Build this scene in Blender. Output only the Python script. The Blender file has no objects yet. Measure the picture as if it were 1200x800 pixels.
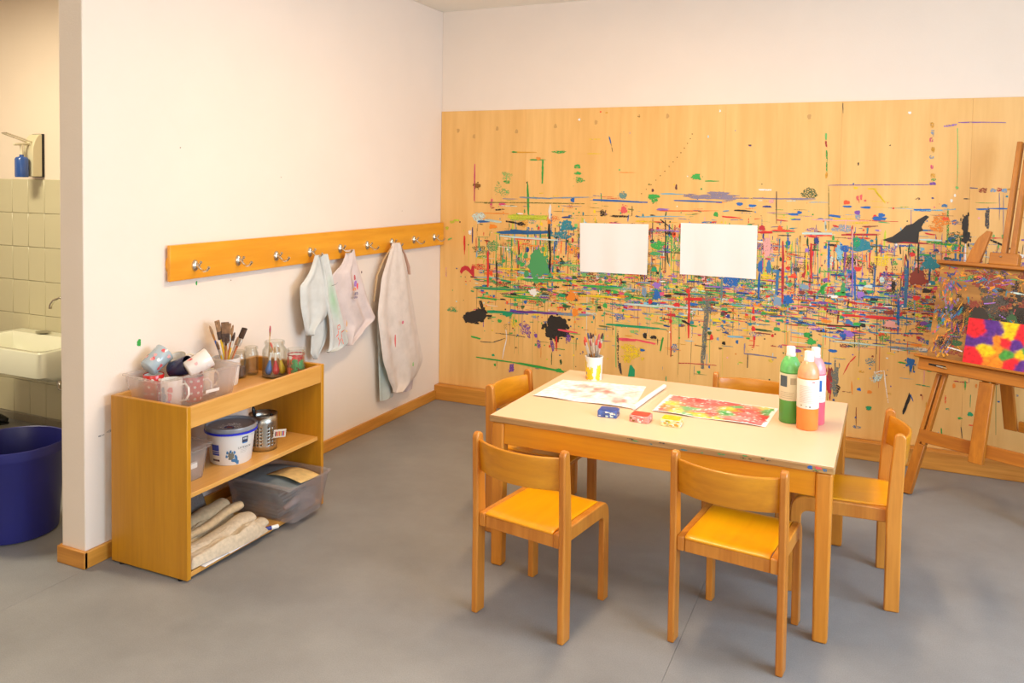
import bpy, bmesh, math, random
from mathutils import Vector, Matrix
random.seed(7)
scene = bpy.context.scene
COL = scene.collection
PI = math.pi
R = math.radians

# ---------------------------------------------------------------- camera
cam_d = bpy.data.cameras.new('camera')
cam = bpy.data.objects.new('camera', cam_d)
COL.objects.link(cam)
cam_d.sensor_width = 36
cam_d.lens = 28.748
cam_d.shift_x = 0.01173
cam_d.shift_y = -0.12567
cam_d.clip_start = 0.05
_f = Vector((-0.4169749, 0.90805118, -0.03968616)); _r = Vector((0.90845521, 0.4177583, 0.01367982)); _u = Vector((-0.0290012, 0.03034896, 0.99911855))
cam.matrix_world = Matrix(((_r.x, _u.x, -_f.x, 2.70238), (_r.y, _u.y, -_f.y, -4.9078), (_r.z, _u.z, -_f.z, 1.5), (0, 0, 0, 1)))
scene.camera = cam

# ---------------------------------------------------------------- world, daylight, exposure
scene.view_settings.view_transform = 'Standard'
scene.view_settings.look = 'None'
scene.view_settings.gamma = 1
scene.view_settings.use_curve_mapping = False
scene.view_settings.exposure = -0.05
world = bpy.data.worlds.new('world'); scene.world = world
world.use_nodes = True
world.node_tree.nodes['Background'].inputs[0].default_value = (0.75, 0.87, 1.0, 1)
world.node_tree.nodes['Background'].inputs[1].default_value = 1.5

def area(name, loc, rot, sx, sy, power, color, spread=180):
    d = bpy.data.lights.new(name, 'AREA'); d.shape = 'RECTANGLE'; d.size = sx; d.size_y = sy
    d.energy = power; d.color = color; d.spread = R(spread)
    o = bpy.data.objects.new(name, d); COL.objects.link(o); o.location = loc; o.rotation_euler = rot
    return o
# daylight entering through the two windows of the right-hand wall plus a warm fill added behind the camera
area('window_or_fill_light', (4.9, -3.0, 1.6), (0, R(90), 0), 1.45, 2.2, 125, (0.55, 0.77, 1.0))
area('window_or_fill_light', (4.9, -5.5, 1.6), (0, R(90), 0), 1.45, 2.0, 8, (0.55, 0.77, 1.0))
area('window_or_fill_light', (2.3, -7.12, 1.6), (R(90), 0, 0), 3.0, 1.45, 52, (1.0, 0.86, 0.66))  # warm fill added to brighten the faces turned towards the camera

# ---------------------------------------------------------------- helpers
def lin(h):
    # '#rrggbb' or an (r, g, b) triple of 0..255 -> linear rgba
    v = [int(h[i:i+2], 16) for i in (1, 3, 5)] if isinstance(h, str) else list(h)
    out = []
    for c in v:
        c = c / 255
        out.append(c / 12.92 if c <= 0.04045 else ((c + 0.055) / 1.055) ** 2.4)
    return tuple(out) + (1.0,)

class MB:
    def __init__(s): s.v = []; s.f = []; s.c = []
    def add(s, vs, fs, col=None):
        b = len(s.v); s.v += [tuple(p) for p in vs]; s.f += [tuple(i + b for i in f) for f in fs]
        if col is not None: s.c += [col] * len(vs) if not isinstance(col, list) else col
        return s
    def box(s, x0, x1, y0, y1, z0, z1):
        return s.add([(x0,y0,z0),(x1,y0,z0),(x1,y1,z0),(x0,y1,z0),(x0,y0,z1),(x1,y0,z1),(x1,y1,z1),(x0,y1,z1)],
                     [(0,3,2,1),(4,5,6,7),(0,1,5,4),(1,2,6,5),(2,3,7,6),(3,0,4,7)])
    def prism(s, poly, a0, a1, ax='x'):
        n = len(poly)
        def P(p, a): return {'x': (a, p[0], p[1]), 'y': (p[0], a, p[1]), 'z': (p[0], p[1], a)}[ax]
        vs = [P(p, a0) for p in poly] + [P(p, a1) for p in poly]
        return s.add(vs, [tuple(range(n)), tuple(range(2*n-1, n-1, -1))] + [(i, (i+1) % n, n+(i+1) % n, n+i) for i in range(n)])
    def hull(s, bot, top):
        n = len(bot)
        return s.add(list(bot) + list(top), [tuple(range(n-1, -1, -1)), tuple(range(n, 2*n))] + [(i, (i+1) % n, n+(i+1) % n, n+i) for i in range(n)])
    def lathe(s, prof, seg=28, c=(0, 0, 0), cap=True):
        n = len(prof); vs = []
        for r, z in prof:
            for k in range(seg):
                a = 2*PI*k/seg; vs.append((c[0]+r*math.cos(a), c[1]+r*math.sin(a), c[2]+z))
        fs = [(i*seg+k, i*seg+(k+1) % seg, (i+1)*seg+(k+1) % seg, (i+1)*seg+k) for i in range(n-1) for k in range(seg)]
        if cap:
            if prof[0][0] > 1e-6: fs.append(tuple(range(seg-1, -1, -1)))
            if prof[-1][0] > 1e-6: fs.append(tuple((n-1)*seg+k for k in range(seg)))
        return s.add(vs, fs)
    def tube(s, path, rad, seg=10, flat=1.0):
        pts = [Vector(p) for p in path]; n = len(pts); vs = []; up = None
        for i, p in enumerate(pts):
            t = (pts[min(i+1, n-1)] - pts[max(i-1, 0)]).normalized()
            if up is None:
                up = Vector((0, 0, 1)) if abs(t.z) < .9 else Vector((0, 1, 0))
            sd = t.cross(up).normalized(); up = sd.cross(t).normalized()
            r = rad[i] if isinstance(rad, (list, tuple)) else rad
            for k in range(seg):
                a = 2*PI*k/seg; vs.append(p + sd*(r*math.cos(a)) + up*(r*flat*math.sin(a)))
        fs = [(i*seg+k, i*seg+(k+1) % seg, (i+1)*seg+(k+1) % seg, (i+1)*seg+k) for i in range(n-1) for k in range(seg)]
        fs += [tuple(range(seg-1, -1, -1)), tuple((n-1)*seg+k for k in range(seg))]
        return s.add(vs, fs)
    def grid(s, fn, nu, nv, colfn=None):
        vs = [fn(i/nu, j/nv) for j in range(nv+1) for i in range(nu+1)]
        fs = [(j*(nu+1)+i, j*(nu+1)+i+1, (j+1)*(nu+1)+i+1, (j+1)*(nu+1)+i) for j in range(nv) for i in range(nu)]
        return s.add(vs, fs, [colfn(i/nu, j/nv) for j in range(nv+1) for i in range(nu+1)] if colfn else None)
    def xf(s, M, start=0):
        s.v[start:] = [tuple(M @ Vector(p)) for p in s.v[start:]]
        return s
    def build(s, name, mat, parent=None, bevel=0, seg=2, smooth=35, solid=0, sub=0, fix=True):
        me = bpy.data.meshes.new(name); me.from_pydata(s.v, [], s.f)
        if fix:
            bm = bmesh.new(); bm.from_mesh(me); bmesh.ops.recalc_face_normals(bm, faces=bm.faces); bm.to_mesh(me); bm.free()
        if s.c:
            ca = me.color_attributes.new('Col', 'FLOAT_COLOR', 'POINT')
            ca.data.foreach_set('color', [x for c in s.c for x in c])
        me.materials.append(mat)
        if smooth:
            me.polygons.foreach_set('use_smooth', [True]*len(me.polygons))
            try: me.set_sharp_from_angle(angle=R(smooth))
            except Exception: pass
        o = bpy.data.objects.new(name, me); COL.objects.link(o)
        if parent: o.parent = parent
        if solid:
            m = o.modifiers.new('solid', 'SOLIDIFY'); m.thickness = solid; m.offset = 0
        if bevel:
            m = o.modifiers.new('bevel', 'BEVEL'); m.width = bevel; m.segments = seg; m.limit_method = 'ANGLE'; m.angle_limit = R(40)
        if sub:
            m = o.modifiers.new('sub', 'SUBSURF'); m.levels = sub; m.render_levels = sub
        return o

def tag(o, label=None, cat=None, group=None, kind=None):
    if label: o['label'] = label
    if cat: o['category'] = cat
    if group: o['group'] = group
    if kind: o['kind'] = kind
    return o
def thing(name, label, cat, loc=(0, 0, 0), rz=0, group=None, rot=None):
    o = bpy.data.objects.new(name, None); COL.objects.link(o); o.empty_display_size = .05
    o.location = loc; o.rotation_euler = rot if rot else (0, 0, rz)
    return tag(o, label, cat, group)
def struct(o, label=None):
    o['kind'] = 'structure'
    if label: o['label'] = label
    return o
def copy_tree(o, parent=None):
    c = o.copy(); COL.objects.link(c); c.parent = parent
    for ch in list(o.children): copy_tree(ch, c)
    return c

# ---------------------------------------------------------------- materials
def _new(name):
    m = bpy.data.materials.new(name); m.use_nodes = True
    nt = m.node_tree; b = nt.nodes['Principled BSDF']
    return m, nt, b
def plain(name, col, rough=.5, metal=0, noise=0, nscale=30, bump=0, bscale=200, spec=.5, coat=0):
    m, nt, b = _new(name); c = lin(col) if isinstance(col, str) or max(col) > 1.001 else tuple(col)+(1.0,)*(4-len(col))
    b.inputs['Base Color'].default_value = c; b.inputs['Roughness'].default_value = rough; b.inputs['Metallic'].default_value = metal
    b.inputs['Specular IOR Level'].default_value = spec; b.inputs['Coat Weight'].default_value = coat
    tc = nt.nodes.new('ShaderNodeTexCoord')
    if noise:
        n = nt.nodes.new('ShaderNodeTexNoise'); n.inputs['Scale'].default_value = nscale; n.inputs['Detail'].default_value = 5
        r = nt.nodes.new('ShaderNodeValToRGB'); r.color_ramp.elements[0].position = .3; r.color_ramp.elements[1].position = .7
        r.color_ramp.elements[0].color = tuple(x*(1-noise) for x in c[:3])+(1,); r.color_ramp.elements[1].color = tuple(min(1, x*(1+noise)) for x in c[:3])+(1,)
        nt.links.new(tc.outputs['Object'], n.inputs['Vector']); nt.links.new(n.outputs['Fac'], r.inputs['Fac']); nt.links.new(r.outputs['Color'], b.inputs['Base Color'])
    if bump:
        n2 = nt.nodes.new('ShaderNodeTexNoise'); n2.inputs['Scale'].default_value = bscale; n2.inputs['Detail'].default_value = 3
        bp = nt.nodes.new('ShaderNodeBump'); bp.inputs['Strength'].default_value = bump; bp.inputs['Distance'].default_value = .002
        nt.links.new(tc.outputs['Object'], n2.inputs['Vector']); nt.links.new(n2.outputs['Fac'], bp.inputs['Height']); nt.links.new(bp.outputs['Normal'], b.inputs['Normal'])
    return m
def wood(name, c1, c2, axis='z', rough=.4, fine=70, stretch=14, rand=True, knots=0, coat=.15):
    m, nt, b = _new(name); a, d = lin(c1), lin(c2)
    tc = nt.nodes.new('ShaderNodeTexCoord'); mp = nt.nodes.new('ShaderNodeMapping')
    sc = [fine, fine, fine]; sc['xyz'.index(axis)] = fine/stretch
    mp.inputs['Scale'].default_value = sc
    if rand:
        oi = nt.nodes.new('ShaderNodeObjectInfo'); ad = nt.nodes.new('ShaderNodeVectorMath'); ad.operation = 'ADD'
        nt.links.new(tc.outputs['Object'], ad.inputs[0]); nt.links.new(oi.outputs['Random'], ad.inputs[1]); src = ad.outputs[0]
    else: src = tc.outputs['Object']
    nt.links.new(src, mp.inputs['Vector'])
    n = nt.nodes.new('ShaderNodeTexNoise'); n.inputs['Scale'].default_value = 1; n.inputs['Detail'].default_value = 6; n.inputs['Roughness'].default_value = .6
    nt.links.new(mp.outputs['Vector'], n.inputs['Vector'])
    mp2 = nt.nodes.new('ShaderNodeMapping'); sc2 = [fine*.12]*3; sc2['xyz'.index(axis)] = fine*.12/6; mp2.inputs['Scale'].default_value = sc2
    nt.links.new(src, mp2.inputs['Vector'])
    n2 = nt.nodes.new('ShaderNodeTexNoise'); n2.inputs['Scale'].default_value = 1; n2.inputs['Detail'].default_value = 3; n2.inputs['Distortion'].default_value = .8
    nt.links.new(mp2.outputs['Vector'], n2.inputs['Vector'])
    av = nt.nodes.new('ShaderNodeMath'); av.operation = 'ADD'; nt.links.new(n.outputs['Fac'], av.inputs[0]); nt.links.new(n2.outputs['Fac'], av.inputs[1])
    r = nt.nodes.new('ShaderNodeValToRGB'); r.color_ramp.elements[0].position = .38; r.color_ramp.elements[1].position = .62
    hf = nt.nodes.new('ShaderNodeMath'); hf.operation = 'MULTIPLY'; hf.inputs[1].default_value = .5
    nt.links.new(av.outputs[0], hf.inputs[0]); nt.links.new(hf.outputs[0], r.inputs['Fac'])
    r.color_ramp.elements[0].color = d; r.color_ramp.elements[1].color = a
    nt.links.new(r.outputs['Color'], b.inputs['Base Color'])
    b.inputs['Roughness'].default_value = rough; b.inputs['Coat Weight'].default_value = coat; b.inputs['Coat Roughness'].default_value = .3
    return m
def vcol(name, rough=.6, fine=0):
    m, nt, b = _new(name); at = nt.nodes.new('ShaderNodeVertexColor'); at.layer_name = 'Col'
    nt.links.new(at.outputs['Color'], b.inputs['Base Color']); b.inputs['Roughness'].default_value = rough
    return m
def vcol_dry(name, rough=.6, scale=160):
    m, nt, b = _new(name); at = nt.nodes.new('ShaderNodeVertexColor'); at.layer_name = 'Col'
    nt.links.new(at.outputs['Color'], b.inputs['Base Color']); b.inputs['Roughness'].default_value = rough
    tc = nt.nodes.new('ShaderNodeTexCoord'); n = nt.nodes.new('ShaderNodeTexNoise'); n.inputs['Scale'].default_value = scale; n.inputs['Detail'].default_value = 4
    nt.links.new(tc.outputs['Object'], n.inputs['Vector'])
    mr = nt.nodes.new('ShaderNodeMapRange'); mr.inputs['From Min'].default_value = .32; mr.inputs['From Max'].default_value = .68
    nt.links.new(n.outputs['Fac'], mr.inputs['Value'])
    sb = nt.nodes.new('ShaderNodeMath'); sb.operation = 'SUBTRACT'; nt.links.new(at.outputs['Alpha'], sb.inputs[0]); nt.links.new(mr.outputs['Result'], sb.inputs[1])
    mu = nt.nodes.new('ShaderNodeMath'); mu.operation = 'MULTIPLY_ADD'; mu.inputs[1].default_value = 4; mu.inputs[2].default_value = .5; mu.use_clamp = True
    nt.links.new(sb.outputs[0], mu.inputs[0]); nt.links.new(mu.outputs[0], b.inputs['Alpha'])
    return m
def clear(name, col, opacity=.3, rough=.15, gloss=.12, trans=True, fk=.5):
    m = bpy.data.materials.new(name); m.use_nodes = True; nt = m.node_tree; nt.nodes.clear(); c = lin(col)
    out = nt.nodes.new('ShaderNodeOutputMaterial'); tr = nt.nodes.new('ShaderNodeBsdfTransparent'); tr.inputs[0].default_value = tuple(.5+.5*x for x in c[:3])+(1,)
    df = nt.nodes.new('ShaderNodeBsdfDiffuse'); df.inputs[0].default_value = c
    tl = nt.nodes.new('ShaderNodeBsdfTranslucent'); tl.inputs[0].default_value = c
    m0 = nt.nodes.new('ShaderNodeMixShader'); m0.inputs[0].default_value = .4; nt.links.new(df.outputs[0], m0.inputs[1]); nt.links.new(tl.outputs[0], m0.inputs[2])
    m1 = nt.nodes.new('ShaderNodeMixShader'); m1.inputs[0].default_value = opacity; nt.links.new(tr.outputs[0], m1.inputs[1]); nt.links.new(m0.outputs[0], m1.inputs[2])
    gl = nt.nodes.new('ShaderNodeBsdfGlossy'); gl.inputs['Roughness'].default_value = rough
    lw = nt.nodes.new('ShaderNodeLayerWeight'); lw.inputs[0].default_value = .25
    mm = nt.nodes.new('ShaderNodeMath'); mm.operation = 'MULTIPLY_ADD'; mm.inputs[1].default_value = fk; mm.inputs[2].default_value = gloss*.3; nt.links.new(lw.outputs['Fresnel'], mm.inputs[0])
    m2 = nt.nodes.new('ShaderNodeMixShader'); nt.links.new(mm.outputs[0], m2.inputs[0]); nt.links.new(m1.outputs[0], m2.inputs[1]); nt.links.new(gl.outputs[0], m2.inputs[2])
    nt.links.new(m2.outputs[0], out.inputs[0])
    return m

M = {}
M['wall'] = plain('wall paint', (241, 224, 208), .85, noise=.015, nscale=3, bump=.25, bscale=140)
M['ceil'] = plain('ceiling paint', (246, 238, 224), .9)
M['floor'] = None
M['base'] = wood('baseboard beech', (216, 148, 60), (185, 117, 36), 'x', .4, 60, 18)
M['basey'] = wood('baseboard beech y', (221, 153, 62), (192, 126, 40), 'y', .4, 60, 18)
M['panel'] = wood('birch plywood', (243, 193, 118), (230, 175, 97), 'z', .45, 20, 12, coat=.2)
M['rack'] = wood('rack beech', (248, 174, 46), (226, 148, 28), 'y', .4, 26, 12)
M['chair'] = wood('chair beech', (212, 138, 50), (186, 110, 30), 'z', .38, 70, 16)
M['chairx'] = wood('chair back ply', (216, 143, 26), (190, 117, 14), 'x', .33, 40, 12)
M['seat'] = wood('seat ply orange', (242, 166, 4), (232, 150, 2), 'y', .3, 40, 12, coat=.3)
M['tleg'] = wood('table beech', (218, 140, 40), (195, 117, 24), 'z', .4, 60, 16)
M['apron'] = wood('table apron', (232, 152, 10), (214, 130, 4), 'x', .4, 60, 20)
M['lam'] = plain('table laminate', (236, 200, 164), .35, noise=.015, nscale=6)
M['edge'] = wood('table edge', (196, 149, 88), (149, 112, 71), 'x', .5, 60, 18)
M['shelf'] = wood('shelf beech', (206, 143, 26), (188, 126, 18), 'z', .42, 60, 20)
M['shelfh'] = wood('shelf beech h', (224, 167, 88), (208, 147, 66), 'y', .4, 60, 20)
M['steel'] = plain('brushed steel', '#b9b4aa', .28, 1)
M['chrome'] = plain('chrome', '#d8d2c4', .18, 1)
M['dark'] = plain('dark', '#191715', .6)
M['black'] = plain('black plastic', '#141315', .35)
M['white'] = plain('white plastic', '#eeece8', .4)
M['paper'] = plain('paper', '#f4efea', .8)
M['easel'] = wood('easel beech', (198, 120, 28), (166, 94, 18), 'z', .42, 60, 14)
M['easelx'] = wood('easel beech x', (198, 120, 28), (166, 94, 18), 'x', .42, 60, 14)
M['paint'] = vcol('dried paint', .5)
M['dry'] = vcol_dry('dry brushed paint', .6)
M['tile'] = plain('glazed tile', (206, 198, 166), .25, noise=.02, nscale=4)
M['grout'] = plain('grout', '#a8a290', .9)
M['glass'] = clear('jar glass', '#f4f6f2', .025, .05, .1, fk=.3)
M['frost'] = clear('frosted plastic', '#f6efea', .2, .3, .1, fk=.25)
M['frost2'] = clear('clear plastic', '#f4eef0', .15, .15, .12, fk=.35)

def floor_mat():
    m, nt, b = _new('grey vinyl')
    tc = nt.nodes.new('ShaderNodeTexCoord')
    n = nt.nodes.new('ShaderNodeTexNoise'); n.inputs['Scale'].default_value = 2.2; n.inputs['Detail'].default_value = 8; n.inputs['Roughness'].default_value = .65
    nt.links.new(tc.outputs['Object'], n.inputs['Vector'])
    r = nt.nodes.new('ShaderNodeValToRGB'); r.color_ramp.elements[0].position = .33; r.color_ramp.elements[1].position = .68
    r.color_ramp.elements[0].color = lin((132, 130, 129)); r.color_ramp.elements[1].color = lin((151, 149, 148))
    nt.links.new(n.outputs['Fac'], r.inputs['Fac'])
    n2 = nt.nodes.new('ShaderNodeTexNoise'); n2.inputs['Scale'].default_value = 260; n2.inputs['Detail'].default_value = 2
    nt.links.new(tc.outputs['Object'], n2.inputs['Vector'])
    r2 = nt.nodes.new('ShaderNodeValToRGB'); r2.color_ramp.elements[0].position = .35; r2.color_ramp.elements[1].position = .65
    r2.color_ramp.elements[0].color = (.86, .86, .86, 1); r2.color_ramp.elements[1].color = (1, 1, 1, 1)
    nt.links.new(n2.outputs['Fac'], r2.inputs['Fac'])
    mx = nt.nodes.new('ShaderNodeMixRGB'); mx.blend_type = 'MULTIPLY'; mx.inputs[0].default_value = 1
    nt.links.new(r.outputs[0], mx.inputs[1]); nt.links.new(r2.outputs[0], mx.inputs[2]); nt.links.new(mx.outputs[0], b.inputs['Base Color'])
    rr = nt.nodes.new('ShaderNodeMapRange'); rr.inputs['To Min'].default_value = .42; rr.inputs['To Max'].default_value = .6
    nt.links.new(n.outputs['Fac'], rr.inputs['Value']); nt.links.new(rr.outputs[0], b.inputs['Roughness'])
    return m
M['floor'] = floor_mat()

# ================================================================ THE ROOM
CEIL = 2.633
XR, YF, XB = 4.95, -7.2, -3.1
fl = struct(MB().box(XB-.1, XR+.1, YF-.1, .1, -.12, -.004).build('floor', plain('seam filler', '#8b8a88', .6), smooth=0))
for x0, x1 in ((XB, .0145), (.0155, 2.1595), (2.1605, 4.3045), (4.3055, XR)):
    MB().box(x0, x1, YF, .012, -.004, 0).build('vinyl_sheet', M['floor'], fl, smooth=0)
struct(MB().box(XB-.1, XR+.1, YF-.1, .1, CEIL, CEIL+.1).build('ceiling', M['ceil'], smooth=0))
wl = struct(MB().box(-.1287, 0, -2.7735, .012, 0, CEIL).build('wall_left', M['wall'], bevel=.004))
struct(MB().box(-.1287, 0, YF, -4.1, 0, CEIL).build('wall_left_entrance', M['wall'], smooth=0))
struct(MB().box(-.1287, XR+.1, .012, .1, 0, CEIL).build('wall_back', M['wall'], smooth=0))
wf = MB()
for x0, x1, z0, z1 in ((XB-.1, XR+.1, 0, .85), (XB-.1, XR+.1, 2.35, CEIL), (XB-.1, .8, .85, 2.35), (3.8, XR+.1, .85, 2.35)):
    wf.box(x0, x1, YF-.1, YF, z0, z1)
struct(wf.build('wall_front', M['wall'], smooth=0))
w = MB()
for a, b, c, d in ((.8, 3.8, .85, .91), (.8, 3.8, 2.29, 2.35), (.8, .86, .91, 2.29), (3.74, 3.8, .91, 2.29), (2.27, 2.33, .91, 2.29)):
    w.box(a, b, YF-.08, YF-.02, c, d)
w3 = struct(w.build('window_3', M['white'], bevel=.004))  # unseen window frame added to go with the fill light behind the camera
for a, b in ((.86, 2.27), (2.33, 3.74)):
    MB().box(a, b, YF-.055, YF-.045, .91, 2.29).build('pane', M['glass'], w3, smooth=0)
wr = MB()
for y0, y1, z0, z1 in ((YF, .012, 0, .85), (YF, .012, 2.35, CEIL), (YF, -6.5, .85, 2.35), (-4.5, -4.1, .85, 2.35), (-1.9, .012, .85, 2.35)):
    wr.box(XR, XR+.1, y0, y1, z0, z1)
struct(wr.build('wall_right', M['wall'], smooth=0))
for i, (y0, y1) in enumerate(((-6.5, -4.5), (-4.1, -1.9))):
    w = MB()
    for a, b, c, d in ((y0, y1, .85, .91), (y0, y1, 2.29, 2.35), (y0, y0+.06, .91, 2.29), (y1-.06, y1, .91, 2.29), ((y0+y1)/2-.03, (y0+y1)/2+.03, .91, 2.29)):
        w.box(XR+.02, XR+.08, a, b, c, d)
    wo = struct(w.build('window_%d' % (i+1), M['white'], bevel=.004))
    for a, b in ((y0+.06, (y0+y1)/2-.03), ((y0+y1)/2+.03, y1-.06)):
        MB().box(XR+.045, XR+.055, a, b, .91, 2.29).build('pane', M['glass'], wo, smooth=0)
# skirting boards
struct(MB().box(0, XR, -.064, .0, 0, .1).build('baseboard_back', M['base'], bevel=.004))
struct(MB().box(.0, .015, -2.789, -.064, 0, .065).build('baseboard_left', M['basey'], bevel=.003))
struct(MB().box(-.1387, .015, -2.7895, -2.7735, 0, .0655).build('baseboard_wall_end', M['base'], bevel=.003))
struct(MB().box(-.1437, -.1287, -2.7735, -1.68, 0, .065).build('baseboard_washroom', M['basey'], bevel=.003))
# washroom behind the short wall
wb = struct(MB().box(XB, -.1287, -1.642, -1.55, 0, CEIL).build('wall_washroom_back', M['wall'], smooth=0))
struct(MB().box(XB-.1, XB, YF, -1.55, 0, CEIL).build('wall_washroom_left', M['wall'], smooth=0))
MB().box(XB, -.145, -1.646, -1.642, .0, 1.467).build('grout', M['grout'], wb, smooth=0)
tp = None
for r in range(7):
    z1 = 1.467-.2025*r; z0 = z1-.2
    for k in range(-4, 8):
        x1 = -1.7515-.1437*k; x0 = x1-.1417
        if tp is None:
            tp = MB().box(-.07085, .07085, -.004, .004, -.1, .1).build('tile', M['tile'], wb, bevel=.002, seg=1)
            o = tp
        else:
            o = tp.copy(); COL.objects.link(o)
        o.location = ((x0+x1)/2, -1.646, (z0+z1)/2)
ts = None
for k in range(-2, 4):
    if ts is None:
        ts = MB().box(-.143, .143, -.006, .004, 0, .044).build('skirting_tile', plain('grey brown tile', '#8d8472', .4), wb, bevel=.002, seg=1); o = ts
    else:
        o = ts.copy(); COL.objects.link(o)
    o.location = (-1.7515-.2874*k-.1437, -1.646, .001)

# ================================================================ PAINTING PANEL
PX = {'black': '#2a2420', 'blue': '#1f64b0', 'bluegrey': '#7f9bb4', 'brown': '#8a5a1c', 'brownp': '#6a3a3a', 'brownr': '#a0522d', 'crimson': '#c02832', 'dgreen': '#2f5a34',
      'dgrey': '#4c4640', 'emerald': '#1f9a66', 'ggrey': '#77776a', 'green': '#3aa648', 'lgreen': '#7cc06a', 'lpink': '#efa9a4', 'maroon': '#8c3a2e', 'mgreen': '#4c9e5e', 'navy': '#2b3d84',
      'navyteal': '#225f96', 'ochre': '#e0a030', 'olive': '#7d7a3a', 'orange': '#f08a28', 'pcyan': '#c8dcd6', 'pink': '#e0527a', 'pinkred': '#ef5060', 'purple': '#7c4aa0', 'red': '#e0302e',
      'redpink': '#e05a5a', 'sky': '#7db8d0', 'steel': '#3f78a8', 'teal': '#2c8292', 'tealgrey': '#6a938c', 'vermil': '#f0562a', 'vgrey': '#8d8094', 'violet': '#9a6cc4', 'white': '#f2ece6',
      'yellow': '#f2cc22', 'ygreen': '#c6cc3a'}
PX = {k: lin(v)[:3] for k, v in PX.items()}
pn = thing('plywood_wainscot', 'paint-splattered birch plywood wall panel behind the table', 'wall panel')
seams = [0.002, .628, 1.262, 1.893, 2.52, 3.148, 3.775, 4.40, XR]
for a, b in zip(seams[:-1], seams[1:]):
    o = MB().box(a+.0002-(a+b)/2, b-.0002-(a+b)/2, 0, .0115, .1, 1.9607).build('board', M['panel'], pn, bevel=.0004, seg=1)
    o.location.x = (a+b)/2
class Paint:
    """flat dabs of dried paint on a plane: (u, v, height) -> world through fn"""
    def __init__(s, fn, lo, hi, step=2e-7, h0=.0004): s.fn = fn; s.o = MB(); s.d = MB(); s.n = 0; s.lo = lo; s.hi = hi; s.step = step; s.h0 = h0
    def poly(s, pts, col, a):
        s.n += 1; h = s.h0+s.n*s.step; L = s.lo; H = s.hi
        pts = [(min(max(p[0], L[0]), H[0]), min(max(p[1], L[1]), H[1])) for p in pts]
        k = random.uniform(.88, 1.1)
        m = s.o if a > .93 else s.d
        m.add([s.fn(p[0], p[1], h) for p in pts], [tuple(range(len(pts)))], tuple(min(1, c*k) for c in col)+(a,))
    def strip(s, x0, y0, x1, y1, w, col, a=1, taper=.5):
        L = math.hypot(x1-x0, y1-y0)
        if L < 1e-5: return
        n = max(2, min(9, int(L/max(w*1.2, .006)))); dx, dy = (x1-x0)/L, (y1-y0)/L
        up, dn = [], []; bend = random.uniform(-.012, .012)*L
        t0, t1 = random.uniform(.2, 1), random.uniform(.1, 1)
        for i in range(n+1):
            t = i/n; f = min(1, t0+t*6*(1-t0), t1+(1-t)*(1-t1)/taper)
            c = bend*math.sin(PI*t); hw = w*.5*f
            a_, b_ = hw*random.uniform(.6, 1.15), hw*random.uniform(.6, 1.15)
            px, py = x0+dx*L*t, y0+dy*L*t
            up.append((px-dy*(c+a_), py+dx*(c+a_))); dn.append((px-dy*(c-b_), py+dx*(c-b_)))
        for i in range(n):
            s.poly([up[i], up[i+1], dn[i+1], dn[i]], col, a) if n <= 1 else None
        s.n += 1; h = s.h0+s.n*s.step; k = random.uniform(.88, 1.1); m = s.o if a > .93 else s.d
        cl = lambda p: s.fn(min(max(p[0], s.lo[0]), s.hi[0]), min(max(p[1], s.lo[1]), s.hi[1]), h)
        m.add([cl(p) for p in up]+[cl(p) for p in dn], [(i, i+1, n+2+i, n+1+i) for i in range(n)], tuple(min(1, c_*k) for c_ in col)+(a,))
    def brush(s, x0, y0, x1, y1, w, col, a=1):
        if w < .009: return s.strip(x0, y0, x1, y1, w, col, a)
        L = math.hypot(x1-x0, y1-y0) or 1; dx, dy = (x1-x0)/L, (y1-y0)/L
        s.strip(x0, y0, x1, y1, w*.85, col, a)
        for k in range(3):
            of = random.uniform(-.42, .42)*w; e0, e1 = random.uniform(-.06, .2), random.uniform(.75, 1.14)
            s.strip(x0+dx*L*e0-dy*of, y0+dy*L*e0+dx*of, x0+dx*L*e1-dy*of, y0+dy*L*e1+dx*of, w*random.uniform(.15, .3), col, a)
    def blob(s, x, y, w, h, col, a=1, sat=True):
        n = 30; ph = random.uniform(0, 6); pts = []; sq = random.uniform(2.2, 3.6)
        for i in range(n):
            t = 2*PI*i/n; r = (1+.10*math.sin(3*t+ph)+.06*math.sin(7*t-ph)+random.uniform(-.15, .13))/(abs(math.cos(t))**sq+abs(math.sin(t))**sq)**(1/sq)*.93
            pts.append((x+w*.5*r*math.cos(t), y+h*.5*r*math.sin(t)))
        c0 = len(pts); s.n += 1; hh = s.h0+s.n*s.step; k = random.uniform(.92, 1.06); m = s.o if a > .93 else s.d
        cl = lambda p: s.fn(min(max(p[0], s.lo[0]), s.hi[0]), min(max(p[1], s.lo[1]), s.hi[1]), hh)
        m.add([cl(p) for p in pts]+[cl((x, y))], [(i, (i+1) % n, n) for i in range(n)], tuple(min(1, c_*k) for c_ in col)+(a,))
        if sat and min(w, h) > .03:
            for q in range(5):
                t = random.uniform(0, 6.28); r = random.uniform(.5, .72); d = random.uniform(.12, .3)
                s.blob(x+w*r*math.cos(t), y+h*r*math.sin(t), w*d, h*d, col, a, False)
    def done(s, parent, name='paint_marks'):
        if s.o.v: tag(s.o.build(name, M['paint'], parent, smooth=0, fix=False), kind='stuff')
        if s.d.v: tag(s.d.build('dry_'+name, M['dry'], parent, smooth=0, fix=False), kind='stuff')
pt = Paint(lambda u, v, h: (u, -h, v), (.01, .11), (4.2, 1.95))
bright = ['green', 'green', 'emerald', 'mgreen', 'red', 'red', 'crimson', 'orange', 'vermil', 'yellow', 'yellow', 'blue', 'blue', 'steel', 'teal', 'sky', 'black', 'dgrey', 'white', 'pcyan', 'purple', 'violet', 'lpink', 'pink', 'maroon', 'navy', 'ygreen', 'lgreen', 'ochre', 'bluegrey']
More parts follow.
